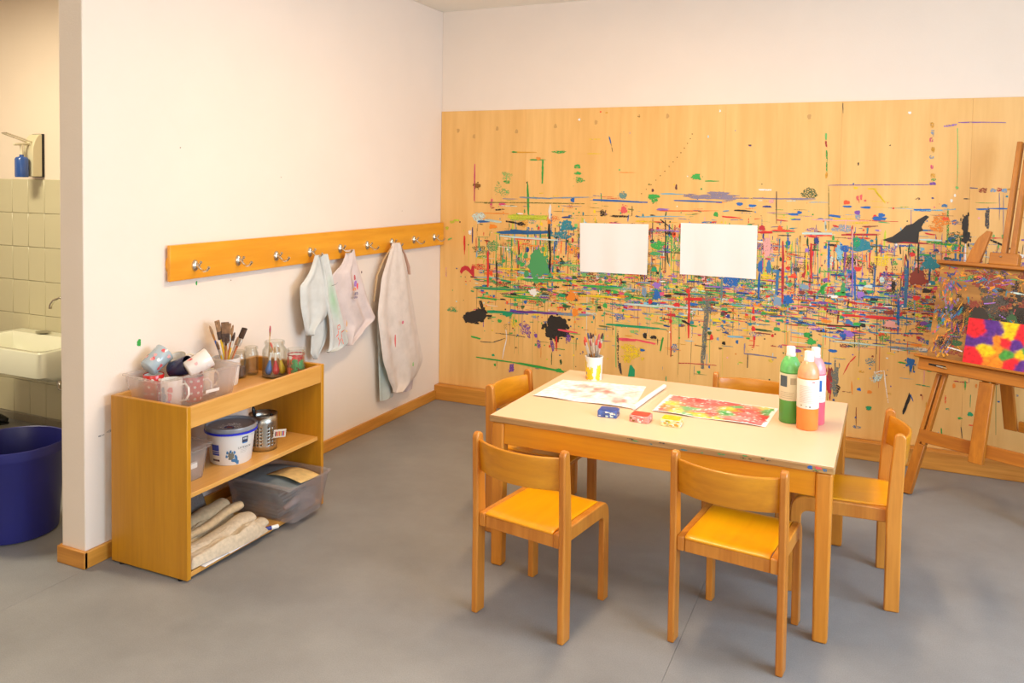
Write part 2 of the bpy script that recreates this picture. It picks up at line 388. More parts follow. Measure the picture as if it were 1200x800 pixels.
greens = ['green', 'emerald', 'mgreen', 'lgreen', 'yellow', 'ygreen', 'dgreen', 'orange', 'green', 'black', 'olive']
blues = ['blue', 'steel', 'teal', 'navyteal', 'navy', 'red', 'crimson', 'black', 'maroon', 'dgreen', 'bluegrey', 'purple']
def rc():
    k = random.random(); f = max(0, min(1, (LX[0]-.6)/2.2))
    if k < .45: return PX[random.choice(blues if random.random() < f else greens)]
    return PX[random.choice(bright)]
LX = [0]
def xs(lo=.12, hi=3.9):
    while True:
        x = random.uniform(lo, hi); d = min(1, .10+max(0, x-.15)/.65)
        if x > 3.3: d *= .8
        if random.random() < d: LX[0] = x; return x
rnd = random.Random(3)
for i in range(300):        # thin vertical drips
    x = xs(.2); z = random.uniform(.75, 1.22); L = min(.6, random.expovariate(1/.16)+.03)
    pt.strip(x, z, x+random.uniform(-.006, .006), max(.14, z-L), random.uniform(.0018, .004), rc() if random.random() < .5 else PX[random.choice(['dgrey', 'olive', 'brown'])])
for i in range(520):        # faded smudges underneath
    x = xs(.28); z = random.gauss(.93, .15); pt.blob(x, z, random.uniform(.02, .11), random.uniform(.015, .07), rc(), random.choice((.35, .45, .55)), False)
for i in range(950):        # short vertical strokes of the upper band
    x = xs(.25); z = random.gauss(1.03, .12); L = min(.22, random.expovariate(1/.045)+.02)
    pt.brush(x, z+L/2, x+random.uniform(-.006, .006), z-L/2, random.choice((.003, .004, .006, .009, .012)), rc(), random.choice((1, 1, .6)))
for i in range(420):
    x = xs(.3); z = random.gauss(1.0, .15); pt.blob(x, z, random.uniform(.008, .04), random.uniform(.008, .035), rc(), random.choice((1, 1, .6)), False)
for i in range(1900):       # short horizontal strokes of the middle band
    x = xs(.25); z = random.gauss(.81, .095); L = min(.26, random.expovariate(1/.042)+.018)
    pt.brush(x-L/2, z, x+L/2, z+random.uniform(-.008, .005), random.choice((.0025, .0035, .005, .008, .012)), rc(), random.choice((1, 1, .6)))
for i in range(420):
    x = xs(.3); z = random.gauss(.79, .10); pt.blob(x, z, random.uniform(.012, .06), random.uniform(.006, .025), rc(), random.choice((1, 1, .6)), False)
for i in range(300):        # horizontals further up
    x = xs(.3); z = 1.08+.27*random.random()**1.4; L = min(.2, random.expovariate(1/.045)+.02)
    pt.brush(x-L/2, z, x+L/2, z+random.uniform(-.006, .006), random.choice((.0025, .004, .007, .011)), rc(), random.choice((1, .6)))
for i in range(45):
    x = xs(.5); z = random.uniform(1.3, 1.42); L = min(.2, random.expovariate(1/.05)+.03)
    pt.brush(x-L/2, z, x+L/2, z+random.uniform(-.004, .004), random.choice((.003, .005)), PX[random.choice(['blue', 'sky', 'bluegrey', 'vgrey', 'pcyan', 'olive', 'red', 'green', 'yellow'])], .7)
for i in range(190):        # scatter below
    x = xs(.3); z = random.triangular(.2, .70, .68)
    if random.random() < .5: pt.blob(x, z, random.uniform(.006, .03), random.uniform(.005, .022), rc(), random.choice((1, .6)), False)
    else:
        L = random.uniform(.015, .09); v = random.random() < .5
        pt.strip(x, z, x+(0 if v else L), z-(L if v else 0), random.uniform(.002, .006), rc())
for i in range(1100):       # speckles
    x = xs(.1, 3.9); z = random.gauss(.92, .24); r = random.uniform(.002, .006)
    if .12 < z < 1.9: pt.poly([(x-r, z-r*.6), (x+r*.8, z-r), (x+r, z+r*.7), (x-r*.5, z+r)], rc(), 1)
MARKS = '''s 0.259 1.607 0.259 1.358 0.0110 pink 1.00
b 0.282 1.462 0.0440 0.0340 0 brown 1.00
s 0.643 1.487 0.651 1.281 0.0180 green 1.00
s 0.748 1.636 0.746 1.482 0.0150 green 1.00
s 0.657 1.636 0.770 1.636 0.0110 green 1.00
b 0.717 1.642 0.0350 0.0220 0 orange 0.70
b 0.984 1.594 0.0450 0.0270 0 green 0.75
b 0.986 1.551 0.0510 0.0210 0 green 0.75
b 0.998 1.508 0.0510 0.0330 0 green 0.60
b 0.492 1.529 0.0550 0.0560 0 lgreen 0.45
b 0.496 1.490 0.0490 0.0220 0 green 0.55
b 0.484 1.423 0.0560 0.0510 0 lgreen 0.40
b 0.434 1.450 0.0500 0.0790 0 lgreen 0.30
b 0.463 1.346 0.0490 0.0220 0 pink 0.90
s 0.380 1.319 0.392 1.376 0.0190 pink 0.60
s 0.589 1.391 0.804 1.387 0.0110 bluegrey 0.80
s 0.804 1.390 1.062 1.401 0.0110 bluegrey 0.80
s 0.259 1.350 1.035 1.360 0.0080 olive 0.70
b 0.293 1.248 0.0890 0.0630 0 pcyan 0.70
s 0.287 1.222 0.375 1.228 0.0170 blue 1.00
s 0.337 1.238 0.462 1.225 0.0170 pcyan 1.00
s 0.505 1.260 0.782 1.263 0.0450 ygreen 0.85
s 0.493 1.232 0.634 1.214 0.0170 black 0.85
b 0.598 1.218 0.0550 0.0280 0 black 0.80
b 0.399 1.192 0.0570 0.0290 0 orange 1.00
s 0.426 1.156 0.819 1.171 0.0260 navyteal 1.00
s 0.525 1.171 0.647 1.159 0.0340 navyteal 1.00
b 0.917 1.218 0.0860 0.0710 0 teal 0.80
b 0.884 1.157 0.1050 0.0550 0 teal 0.70
s 0.804 1.352 0.800 1.253 0.0220 white 1.00
b 0.799 1.234 0.0290 0.0270 0 orange 1.00
s 0.798 1.225 0.810 1.017 0.0210 black 1.00
s 0.810 1.017 0.804 0.873 0.0180 black 1.00
s 0.451 1.134 0.861 1.123 0.0150 pcyan 1.00
s 0.188 1.123 0.190 0.996 0.0160 red 1.00
s 0.249 1.183 0.250 1.080 0.0110 navy 1.00
b 0.230 1.148 0.0260 0.0340 0 white 0.80
b 0.728 0.962 0.1430 0.1770 0 mgreen 0.97
s 0.364 1.028 0.367 0.788 0.0160 red 1.00
b 0.390 0.881 0.0290 0.0340 0 vermil 1.00
s 0.429 0.963 0.432 0.787 0.0130 black 1.00
s 0.261 0.775 0.641 0.784 0.0160 emerald 1.00
s 0.482 0.734 0.785 0.733 0.0140 green 1.00
s 0.603 0.855 0.924 0.864 0.0140 green 1.00
s 0.294 0.714 0.433 0.707 0.0140 green 1.00
s 0.196 0.817 0.209 0.812 0.0070 red 1.00
b 0.270 0.585 0.1670 0.0690 0 black 1.00
b 0.245 0.560 0.0900 0.0460 0 black 1.00
b 0.321 0.613 0.0770 0.0570 0 black 1.00
s 0.313 0.693 0.333 0.625 0.0320 black 0.80
s 0.365 0.622 0.552 0.626 0.0230 emerald 1.00
b 0.509 0.616 0.0680 0.0340 0 emerald 1.00
s 0.515 0.634 0.910 0.649 0.0230 purple 1.00
s 0.875 0.646 1.076 0.657 0.0220 bluegrey 0.80
b 0.859 0.554 0.1580 0.1380 0 black 1.00
b 0.876 0.591 0.1170 0.0780 0 black 1.00
b 0.825 0.515 0.0830 0.0670 0 black 1.00
b 0.906 0.522 0.1040 0.0500 0 black 0.80
s 0.871 0.546 1.004 0.536 0.0150 pinkred 1.00
s 0.860 0.501 0.862 0.407 0.0120 red 1.00
s 0.736 0.467 0.743 0.412 0.0300 purple 0.55
s 0.825 0.476 0.844 0.406 0.0350 purple 0.60
b 0.645 0.526 0.0780 0.0840 0 purple 0.45
b 0.718 0.494 0.0240 0.0280 0 purple 1.00
b 0.942 0.498 0.0350 0.0550 0 purple 0.60
s 0.317 0.416 0.412 0.420 0.0060 dgrey 0.80
s 0.412 0.420 0.499 0.456 0.0070 dgrey 0.80
s 0.424 0.484 0.646 0.476 0.0060 dgrey 0.60
s 0.504 0.514 0.511 0.458 0.0070 white 1.00
s 0.511 0.458 0.482 0.318 0.0080 white 1.00
s 0.246 0.444 0.317 0.434 0.0140 green 1.00
b 0.960 0.768 0.0520 0.0540 0 orange 1.00
b 0.985 0.666 0.0400 0.0540 0 orange 1.00
b 0.695 0.777 0.0540 0.0450 0 white 1.00
s 0.287 0.309 0.551 0.302 0.0100 green 1.00
s 0.551 0.302 0.917 0.275 0.0190 green 1.00
b 0.882 0.282 0.0530 0.0280 0 green 1.00
b 0.549 0.262 0.0340 0.0570 0 purple 0.80
s 0.892 0.355 0.898 0.323 0.0170 dgreen 0.90
s 1.282 0.374 1.294 0.306 0.0200 dgrey 1.00
b 1.357 0.452 0.1190 0.0950 0 yellow 0.55
b 1.330 0.406 0.0550 0.0430 0 yellow 0.60
s 1.255 0.613 1.261 0.345 0.0060 lgreen 1.00
s 1.267 0.587 1.277 0.336 0.0180 dgrey 0.45
b 1.730 1.538 0.0510 0.0350 0 green 1.00
s 1.780 1.512 1.864 1.513 0.0080 green 0.90
b 1.842 1.418 0.2960 0.0310 0 vgrey 0.85
b 1.861 1.438 0.1280 0.0300 0 vgrey 0.85
s 1.656 1.424 1.727 1.425 0.0160 vgrey 0.70
s 1.519 1.431 1.656 1.431 0.0100 sky 1.00
b 1.475 1.415 0.0780 0.0260 0 green 1.00
b 1.481 1.394 0.0470 0.0310 0 green 0.70
s 1.090 1.386 1.439 1.378 0.0140 blue 1.00
s 1.601 1.392 1.882 1.388 0.0090 blue 1.00
b 1.283 1.416 0.0540 0.0370 0 tealgrey 0.80
b 1.290 1.327 0.0440 0.0480 0 redpink 1.00
s 1.498 1.338 1.566 1.334 0.0160 violet 0.80
s 1.498 1.328 1.864 1.339 0.0070 vermil 0.90
b 1.159 1.302 0.0440 0.0370 0 black 0.60
s 1.209 1.287 1.323 1.286 0.0160 black 0.70
s 1.382 1.287 1.674 1.297 0.0080 sky 0.90
b 1.612 1.474 0.0130 0.0360 0 brownp 1.00
b 1.469 1.451 0.0160 0.0210 0 brownp 1.00
b 1.849 1.317 0.0300 0.0300 0 green 1.00
s 1.551 1.272 1.558 0.962 0.0090 black 0.90
s 1.520 1.276 1.589 1.222 0.0070 black 0.90
b 1.584 1.196 0.0670 0.0260 0 black 0.70
b 1.605 1.186 0.0260 0.0360 0 vermil 1.00
b 1.503 1.115 0.0790 0.0470 0 green 0.85
b 1.493 1.067 0.0740 0.0260 0 mgreen 0.80
s 1.464 1.212 1.635 1.208 0.0110 violet 0.70
s 1.302 0.745 1.511 0.745 0.0150 pcyan 1.00
s 1.484 0.748 1.818 0.748 0.0130 pcyan 1.00
s 1.189 0.607 1.576 0.609 0.0180 emerald 1.00
s 1.016 0.843 1.294 0.845 0.0160 green 1.00
s 1.017 0.777 1.285 0.781 0.0140 yellow 1.00
s 1.702 0.873 1.706 0.569 0.0140 red 1.00
s 1.680 0.804 1.851 0.812 0.0230 red 1.00
b 1.695 0.852 0.0250 0.0310 0 red 1.00
s 1.812 0.804 1.791 0.393 0.0390 ggrey 0.72
b 1.807 0.783 0.0600 0.1020 0 ggrey 0.60
s 1.663 0.674 1.714 0.653 0.0160 black 1.00
s 1.595 0.725 1.601 0.445 0.0070 red 1.00
b 1.596 0.663 0.0200 0.0260 0 red 1.00
b 1.842 0.587 0.0200 0.0360 0 red 1.00
s 1.274 0.523 1.382 0.528 0.0230 pinkred 1.00
s 1.382 0.528 1.505 0.514 0.0120 pinkred 1.00
s 1.551 0.560 1.537 0.475 0.0130 green 1.00
b 1.426 0.469 0.0320 0.0160 0 blue 1.00
b 1.440 0.560 0.0270 0.0370 0 black 1.00
b 1.494 0.555 0.0430 0.0210 0 black 0.90
s 1.648 0.413 1.875 0.422 0.0060 crimson 0.80
b 1.508 0.875 0.0470 0.0360 0 violet 1.00
b 1.509 0.818 0.0420 0.0620 0 blue 0.85
b 1.429 0.828 0.0320 0.0630 0 bluegrey 0.80
b 1.947 0.929 0.0970 0.0600 0 blue 0.80
s 1.795 0.889 1.972 0.891 0.0110 violet 0.90
s 1.893 0.951 1.892 0.779 0.0140 tealgrey 0.70
b 1.630 0.764 0.0460 0.0260 0 red 1.00
b 1.468 0.773 0.0260 0.0320 0 red 1.00
s 2.457 1.497 2.971 1.507 0.0060 purple 0.75
b 2.975 1.514 0.0320 0.0180 0 purple 0.80
s 2.440 1.787 2.441 1.749 0.0120 lgreen 0.80
s 2.441 1.744 2.444 1.711 0.0120 crimson 0.80
s 2.445 1.692 2.448 1.644 0.0120 green 0.80
s 2.449 1.635 2.450 1.578 0.0100 green 0.70
s 2.450 1.573 2.447 1.535 0.0150 ochre 0.90
s 2.461 1.497 2.468 1.250 0.0050 olive 0.80
s 2.454 1.278 2.455 1.254 0.0060 olive 1.00
s 2.965 1.839 2.966 1.808 0.0200 ochre 0.50
s 2.966 1.799 2.967 1.763 0.0200 bluegrey 0.50
s 2.963 1.758 2.964 1.735 0.0200 pink 0.60
s 2.969 1.708 2.970 1.677 0.0240 ochre 0.60
s 2.966 1.663 2.967 1.645 0.0200 bluegrey 0.40
s 2.968 1.613 2.968 1.591 0.0200 pink 0.60
s 2.973 1.568 2.974 1.546 0.0240 ochre 0.60
s 2.978 1.541 2.978 1.528 0.0280 green 0.60
s 2.055 1.417 2.256 1.417 0.0080 vgrey 0.90
s 2.256 1.417 2.397 1.420 0.0130 vgrey 0.90
b 1.984 1.381 0.0390 0.0200 0 blue 1.00
b 2.056 1.373 0.0470 0.0150 0 blue 1.00
b 2.137 1.370 0.0520 0.0120 0 navy 1.00
b 2.561 1.381 0.0520 0.0110 0 blue 1.00
b 2.656 1.379 0.0550 0.0140 0 blue 1.00
b 2.281 1.330 0.0590 0.0140 0 blue 1.00
b 2.313 1.341 0.0280 0.0190 0 blue 1.00
s 2.268 1.300 2.319 1.302 0.0100 blue 1.00
s 2.466 1.331 2.528 1.323 0.0120 blue 1.00
b 2.721 1.320 0.0760 0.0230 0 blue 1.00
b 2.733 1.339 0.0340 0.0230 0 blue 1.00
b 2.556 1.404 0.0340 0.0240 0 vermil 1.00
b 2.611 1.429 0.0130 0.0280 0 redpink 1.00
b 2.629 1.434 0.0130 0.0320 0 redpink 1.00
b 2.650 1.416 0.0130 0.0110 0 redpink 1.00
s 2.695 1.477 2.748 1.409 0.0110 yellow 1.00
s 2.661 1.481 2.704 1.480 0.0100 yellow 1.00
b 2.601 1.485 0.0220 0.0140 0 yellow 1.00
s 2.377 1.304 2.675 1.307 0.0080 lpink 0.90
b 2.159 1.400 0.0330 0.0240 0 lpink 0.80
s 2.087 1.467 2.158 1.466 0.0100 white 0.80
s 2.186 1.459 2.191 1.273 0.0060 dgrey 1.00
s 2.089 1.221 2.169 1.224 0.0180 red 1.00
s 2.168 1.234 2.293 1.233 0.0140 red 1.00
b 2.112 1.246 0.0380 0.0300 0 crimson 1.00
b 2.210 1.245 0.0280 0.0340 0 vermil 1.00
s 2.330 1.225 2.486 1.227 0.0140 pcyan 1.00
s 2.344 1.211 2.487 1.217 0.0080 red 1.00
s 2.535 1.224 2.715 1.231 0.0140 crimson 0.90
b 2.143 1.139 0.0420 0.1180 0 lpink 0.90
s 2.228 1.177 2.238 0.884 0.0130 crimson 1.00
s 2.380 1.169 2.386 0.972 0.0110 red 1.00
s 2.355 1.115 2.359 0.990 0.0100 yellow 1.00
s 2.249 1.178 2.251 1.110 0.0090 green 1.00
b 2.640 1.172 0.0940 0.0750 0 teal 0.90
b 2.614 1.185 0.0340 0.0650 0 emerald 0.80
b 2.529 1.124 0.0350 0.0950 0 sky 0.80
b 2.554 1.149 0.0480 0.0380 0 blue 0.90
s 2.590 1.259 2.589 1.165 0.0060 lpink 1.00
s 2.593 1.155 2.601 0.895 0.0100 violet 1.00
b 2.108 1.024 0.0280 0.0690 0 blue 1.00
b 2.155 1.022 0.0280 0.0790 0 steel 1.00
s 2.207 1.010 2.201 0.867 0.0180 steel 0.90
s 2.104 0.994 2.103 0.825 0.0140 blue 1.00
b 2.408 1.185 0.0270 0.0380 0 navy 1.00
b 2.488 1.165 0.0480 0.0140 0 black 0.80
b 2.893 1.270 0.0360 0.0410 0 blue 1.00
b 3.132 1.302 0.0310 0.0990 0 black 1.00
b 3.138 1.239 0.0350 0.0720 0 black 1.00
b 3.231 1.336 0.0210 0.1150 0 dgrey 0.75
b 3.025 1.316 0.0790 0.0580 0 orange 0.60
b 3.002 1.274 0.0640 0.0320 0 orange 0.60
b 3.040 1.330 0.0320 0.0220 0 vermil 0.70
b 3.087 1.232 0.0710 0.0530 0 dgreen 0.50
s 2.952 1.204 3.131 1.189 0.0140 green 0.70
s 2.946 1.249 2.999 1.242 0.0090 red 1.00
s 3.017 1.816 3.076 1.824 0.0110 violet 0.60
s 3.084 1.835 3.298 1.831 0.0060 purple 0.85
s 3.081 1.806 3.089 1.489 0.0050 lgreen 0.80
b 3.088 1.493 0.0150 0.0180 0 lgreen 0.80
b 3.207 1.482 0.0420 0.0270 0 brownr 0.60
b 3.253 1.483 0.0300 0.0220 0 bluegrey 0.60
b 3.279 1.487 0.0230 0.0220 0 crimson 0.70
b 3.302 1.483 0.0260 0.0220 0 bluegrey 0.70
s 3.313 1.488 3.373 1.493 0.0110 ochre 0.70
s 3.145 1.494 3.184 1.492 0.0050 navy 0.80
s 3.280 1.470 3.285 1.329 0.0040 vgrey 1.00
s 3.299 1.470 3.307 1.211 0.0030 vgrey 1.00
s 3.180 1.383 3.233 1.385 0.0090 blue 1.00
s 3.233 1.389 3.354 1.390 0.0080 blue 1.00
s 3.231 1.234 3.342 1.182 0.0130 black 0.80
s 3.246 1.235 3.306 1.237 0.0060 red 1.00
b 2.917 1.005 0.0780 0.0780 0 maroon 1.00
b 2.929 1.034 0.0490 0.0330 0 maroon 1.00
b 2.976 1.087 0.0810 0.0690 0 teal 0.90
b 2.864 1.007 0.0200 0.1390 0 steel 0.80
s 2.916 1.193 2.921 1.033 0.0090 black 1.00
s 2.875 1.187 2.869 1.122 0.0070 black 1.00
b 2.033 1.722 0.0190 0.0070 0 black 1.00
b 2.034 1.718 0.0150 0.0050 0 purple 1.00
s 1.188 1.780 1.200 1.738 0.0100 blue 0.90
s 1.200 1.738 1.212 1.685 0.0050 black 0.70
b 1.130 1.934 0.0120 0.0110 0 vermil 1.00
b 1.169 1.928 0.0170 0.0100 0 ochre 1.00
b 0.991 1.889 0.0170 0.0160 0 white 1.00
s 0.529 1.686 0.704 1.683 0.0110 ochre 1.00
s 0.529 1.686 0.566 1.686 0.0120 green 1.00
b 0.857 1.685 0.0990 0.0170 0 green 0.70
s 1.055 1.765 1.133 1.765 0.0050 yellow 0.70
s 1.046 1.674 1.141 1.674 0.0060 yellow 0.90
s 1.258 1.558 1.361 1.559 0.0050 orange 0.80
b 2.262 0.842 0.0560 0.0540 0 blue 0.90
b 2.207 0.828 0.0460 0.0540 0 bluegrey 0.95
s 2.229 1.040 2.235 0.825 0.0110 crimson 1.00
s 2.547 0.777 2.673 0.778 0.0170 red 1.00
s 2.673 0.778 2.821 0.781 0.0220 red 1.00
s 2.830 0.888 2.832 0.693 0.0170 blue 0.85
s 2.865 0.983 2.865 0.845 0.0190 steel 1.00
b 2.916 0.899 0.0370 0.0270 0 red 1.00
b 2.969 0.908 0.0240 0.0180 0 red 1.00
b 2.446 0.913 0.0220 0.0580 0 green 0.90
s 2.420 0.887 2.468 0.948 0.0140 green 0.90
b 2.552 0.925 0.0260 0.0710 0 mgreen 0.90
b 2.540 0.896 0.0610 0.0240 0 green 0.90
b 2.803 0.952 0.0210 0.0690 0 black 0.85
s 2.610 1.033 2.615 0.863 0.0130 blue 1.00
b 2.640 0.898 0.0350 0.0380 0 violet 1.00
b 2.585 0.675 0.0610 0.0380 0 violet 0.90
b 2.559 0.663 0.0350 0.0290 0 blue 0.80
s 2.416 0.718 2.645 0.719 0.0080 black 1.00
b 2.793 0.746 0.0550 0.0370 0 lpink 1.00
s 2.030 0.509 2.211 0.503 0.0080 vgrey 0.90
s 2.033 0.570 2.030 0.509 0.0080 vgrey 0.90
b 2.076 0.764 0.0150 0.0450 0 red 1.00
b 2.078 0.719 0.0230 0.0300 0 red 1.00
b 2.079 0.659 0.0240 0.0300 0 red 1.00
b 2.085 0.605 0.0140 0.0250 0 red 1.00
s 2.085 0.595 2.082 0.545 0.0080 red 1.00
b 2.496 0.397 0.0310 0.1540 0 crimson 1.00
b 2.499 0.441 0.0270 0.0770 0 maroon 1.00
b 2.527 0.401 0.0360 0.1820 0 ggrey 0.75
b 2.541 0.364 0.0220 0.0480 0 black 0.60
b 2.484 0.500 0.0400 0.0120 0 blue 1.00
p black 2.741 1.204 2.791 1.225 2.832 1.259 2.856 1.287 2.888 1.298 2.912 1.321 2.948 1.345 2.964 1.337 2.941 1.309 2.929 1.281 2.938 1.263 2.918 1.253 2.916 1.193 2.850 1.200 2.800 1.188
p crimson 0.156 0.879 0.169 0.908 0.194 0.921 0.220 0.917 0.240 0.895 0.246 0.924 0.265 0.920 0.266 0.839 0.240 0.866 0.221 0.882 0.201 0.893 0.182 0.880 0.169 0.862
p emerald 1.338 0.295 1.343 0.328 1.348 0.365 1.358 0.372 1.381 0.342 1.381 0.300
p black 0.186 0.561 0.205 0.592 0.244 0.606 0.295 0.628 0.352 0.615 0.365 0.593 0.341 0.562 0.296 0.547 0.232 0.536 0.200 0.545
s 2.628 0.556 2.598 0.519 0.0070 red 1.00
s 2.598 0.519 2.565 0.444 0.0070 red 1.00
b 2.898 0.551 0.0410 0.0460 0 blue 1.00
s 2.902 0.551 2.900 0.500 0.0210 blue 1.00
s 2.836 0.544 2.886 0.540 0.0090 green 0.80
b 2.738 0.449 0.0500 0.0470 0 pcyan 0.50
s 2.720 0.475 2.771 0.490 0.0100 white 0.70
s 2.722 0.419 2.763 0.471 0.0140 pcyan 0.70
s 2.771 0.490 2.797 0.315 0.0060 white 0.90
s 2.516 0.626 2.784 0.623 0.0120 pcyan 0.85
s 2.784 0.623 2.990 0.625 0.0140 bluegrey 0.70
b 2.945 0.625 0.0740 0.0180 0 white 0.70
b 2.924 0.646 0.0620 0.0140 0 orange 1.00
s 2.801 0.611 2.868 0.608 0.0060 white 1.00
s 2.870 0.263 2.903 0.375 0.0190 black 1.00
s 2.903 0.375 2.917 0.339 0.0070 blue 1.00
b 2.396 0.614 0.0500 0.0340 0 green 1.00
b 2.372 0.651 0.0360 0.0290 0 green 0.80
s 2.237 0.580 2.365 0.582 0.0090 redpink 1.00
b 2.643 0.161 0.0430 0.0150 0 steel 0.60
s 2.638 0.271 2.641 0.161 0.0050 brownr 1.00
b 2.700 0.274 0.0300 0.0240 0 emerald 1.00
b 2.702 0.364 0.0260 0.0190 0 orange 1.00
b 2.590 0.351 0.0520 0.0070 0 brownr 0.60
s 2.610 0.415 2.616 0.340 0.0060 orange 1.00
s 2.977 0.513 3.005 0.516 0.0140 green 1.00
s 2.926 0.433 2.996 0.428 0.0060 emerald 0.70
s 3.103 0.472 3.177 0.472 0.0090 crimson 0.60
b 3.107 0.446 0.0150 0.0270 0 orange 1.00
s 3.158 0.479 3.159 0.429 0.0080 green 1.00
b 3.209 0.458 0.0100 0.0230 0 orange 1.00
b 3.187 0.305 0.0270 0.0230 0 emerald 1.00
b 3.140 0.277 0.0230 0.0130 0 green 0.80
s 3.055 0.214 3.060 0.164 0.0060 green 1.00
s 3.146 0.232 3.156 0.165 0.0040 dgrey 1.00
b 3.192 0.247 0.0230 0.0070 0 vermil 1.00
b 3.070 0.368 0.0080 0.0460 0 vermil 0.70
b 3.388 1.149 0.0220 0.0180 0 white 1.00
b 2.935 1.372 0.0890 0.0140 0 blue 1.00
b 3.034 1.398 0.0320 0.0180 0 steel 0.70
b 3.065 1.425 0.0120 0.0180 0 white 1.00
b 3.080 1.453 0.0100 0.0180 0 white 1.00
b 2.908 1.431 0.0250 0.0140 0 brownp 0.50
b 2.977 1.437 0.0120 0.0080 0 navy 1.00
s 3.120 1.436 3.151 1.436 0.0060 dgrey 1.00
s 2.870 1.366 3.086 1.381 0.0060 sky 0.60
b 0.093 1.212 0.0400 0.0170 0 ygreen 0.70
b 0.125 1.225 0.0520 0.0150 0 ygreen 0.80
b 0.054 1.170 0.0260 0.0230 0 ygreen 0.70
s 0.062 1.089 0.094 1.102 0.0120 lgreen 0.90
b 0.101 0.618 0.0650 0.0350 0 mgreen 0.50
s 0.051 0.902 0.052 0.837 0.0130 lpink 0.50
b 2.764 1.718 0.0080 0.0090 0 black 0.40
b 2.854 1.891 0.0160 0.0140 0 white 1.00
b 1.859 1.923 0.0090 0.0150 0 white 1.00
b 1.679 1.541 0.0100 0.0110 0 white 0.50
b 1.794 1.774 0.0100 0.0160 0 pcyan 1.00
b 1.375 1.903 0.0160 0.0160 0 brown 0.60
s 2.523 1.955 2.525 1.894 0.0040 dgrey 1.00
b 2.610 1.616 0.0070 0.0190 0 black 0.80'''
for ln in MARKS.split('\n'):
    f = ln.split()
    if f[0] == 's': pt.brush(float(f[1]), float(f[2]), float(f[3]), float(f[4]), float(f[5]), PX[f[6]], float(f[7]))
    elif f[0] == 'p':
        q = [float(v) for v in f[2:]]; pt.poly(list(zip(q[::2], q[1::2])), PX[f[1]], 1)
    else: pt.blob(float(f[1]), float(f[2]), float(f[3]), float(f[4]), PX[f[6]], float(f[7]))
for k in range(14):         # faint dotted arc
    t = k/13; pt.blob(1.70-.30*t**1.3, 1.79-.36*t, .007, .007, PX['brown'], .8, False)
pt.done(pn)
# screw heads and knots of the plywood
kn = Paint(lambda u, v, h: (u, -h, v), (.01, .11), (4.2, 1.95), h0=.0002)
for x, z in ((.13, 1.83), (.42, 1.84), (.56, 1.82), (.83, 1.85), (1.1, 1.87), (1.55, 1.9), (2.35, 1.88), (.25, 1.79)):
    kn.blob(x, z, .022, .03, lin('#cf9d5c')[:3], 1, False)
kn.done(pn, 'knots')

# stray marks on the white wall
wp = Paint(lambda u, v, h: (h, u, v), (-2.76, .1), (-.03, 2.6))
for y, z, w, h, c in ((-2.52, .82, .022, .03, 'green'), (-2.66, .497, .03, .008, 'dgrey'), (-2.70, .49, .03, .006, 'dgrey'), (-2.21, 1.03, .01, .02, 'green'), (-2.3, 1.62, .008, .005, 'brown'),
                      (-.42, .93, .02, .05, 'sky'), (-1.65, 1.5, .006, .006, 'brown'), (-2.56, 2.22, .012, .006, 'redpink'), (-.5, 1.3, .008, .006, 'brown'), (-2.0, 1.02, .008, .006, 'brown')):
    wp.blob(y, z, w, h, PX[c], 1 if c == 'green' else .6, False)
wp.done(wl)

# two sheets of drawing paper pinned to the panel
def wall_sheet(label, pts, ph):
    (ax, az), (bx, bz), (cx, cz), (dx, dz) = pts
    def fn(u, v):
        x = (ax*(1-u)+bx*u)*(1-v)+(dx*(1-u)+cx*u)*v; z = (az*(1-u)+bz*u)*(1-v)+(dz*(1-u)+cz*u)*v
        return (x, -.009-.004*math.sin(u*13+ph)*(.35+.65*v), z)
    o = MB().grid(fn, 40, 6).build('drawing_paper', M['paper'], smooth=0, solid=.0006)
    return tag(o, label, 'paper', 'blank sheets on the painted panel')
wall_sheet('blank white sheet pinned on the painted panel, left of the two', ((1.01, 1.238), (1.451, 1.245), (1.447, .935), (1.016, .93)), .5)
wall_sheet('blank white sheet pinned on the painted panel, right of the two', ((1.646, 1.26), (2.088, 1.26), (2.087, .949), (1.647, .952)), 2.5)

# ceiling luminaires of the playroom and washroom, plus an added fill lamp
def luminaire(label, loc, sx, sy, power, col, spread=180):
    t = thing('ceiling_lamp', label, 'lamp', loc, group='ceiling lamps')
    MB().box(-sx/2, sx/2, -sy/2, sy/2, -.05, 0).build('housing', M['white'], t, bevel=.006)
    m, nt, b = _new('lamp diffuser'); b.inputs['Base Color'].default_value = (.9, .88, .8, 1); b.inputs['Emission Color'].default_value = tuple(col)+(1,); b.inputs['Emission Strength'].default_value = 2
    MB().box(-sx/2+.02, sx/2-.02, -sy/2+.02, sy/2-.02, -.062, -.05).build('diffuser', m, t, bevel=.004)
    l = area('lamp_light', (loc[0], loc[1], loc[2]-.068), (0, 0, 0), sx-.04, sy-.04, power, col, spread)
WARM = (1.0, .74, .46)
luminaire('white ceiling lamp above the chairs in front of the table', (1.75, -1.95, CEIL), .3, 1.25, 40, WARM)
luminaire('added white ceiling fill lamp at the far end of the room behind the viewer', (1.85, -5.6, CEIL), .3, 1.25, 10, WARM)  # weak unseen lamp added as fill for camera-facing sides
luminaire('white ceiling lamp in the washroom', (-1.5, -2.9, CEIL), .6, .3, 45, (1.0, .88, .62))

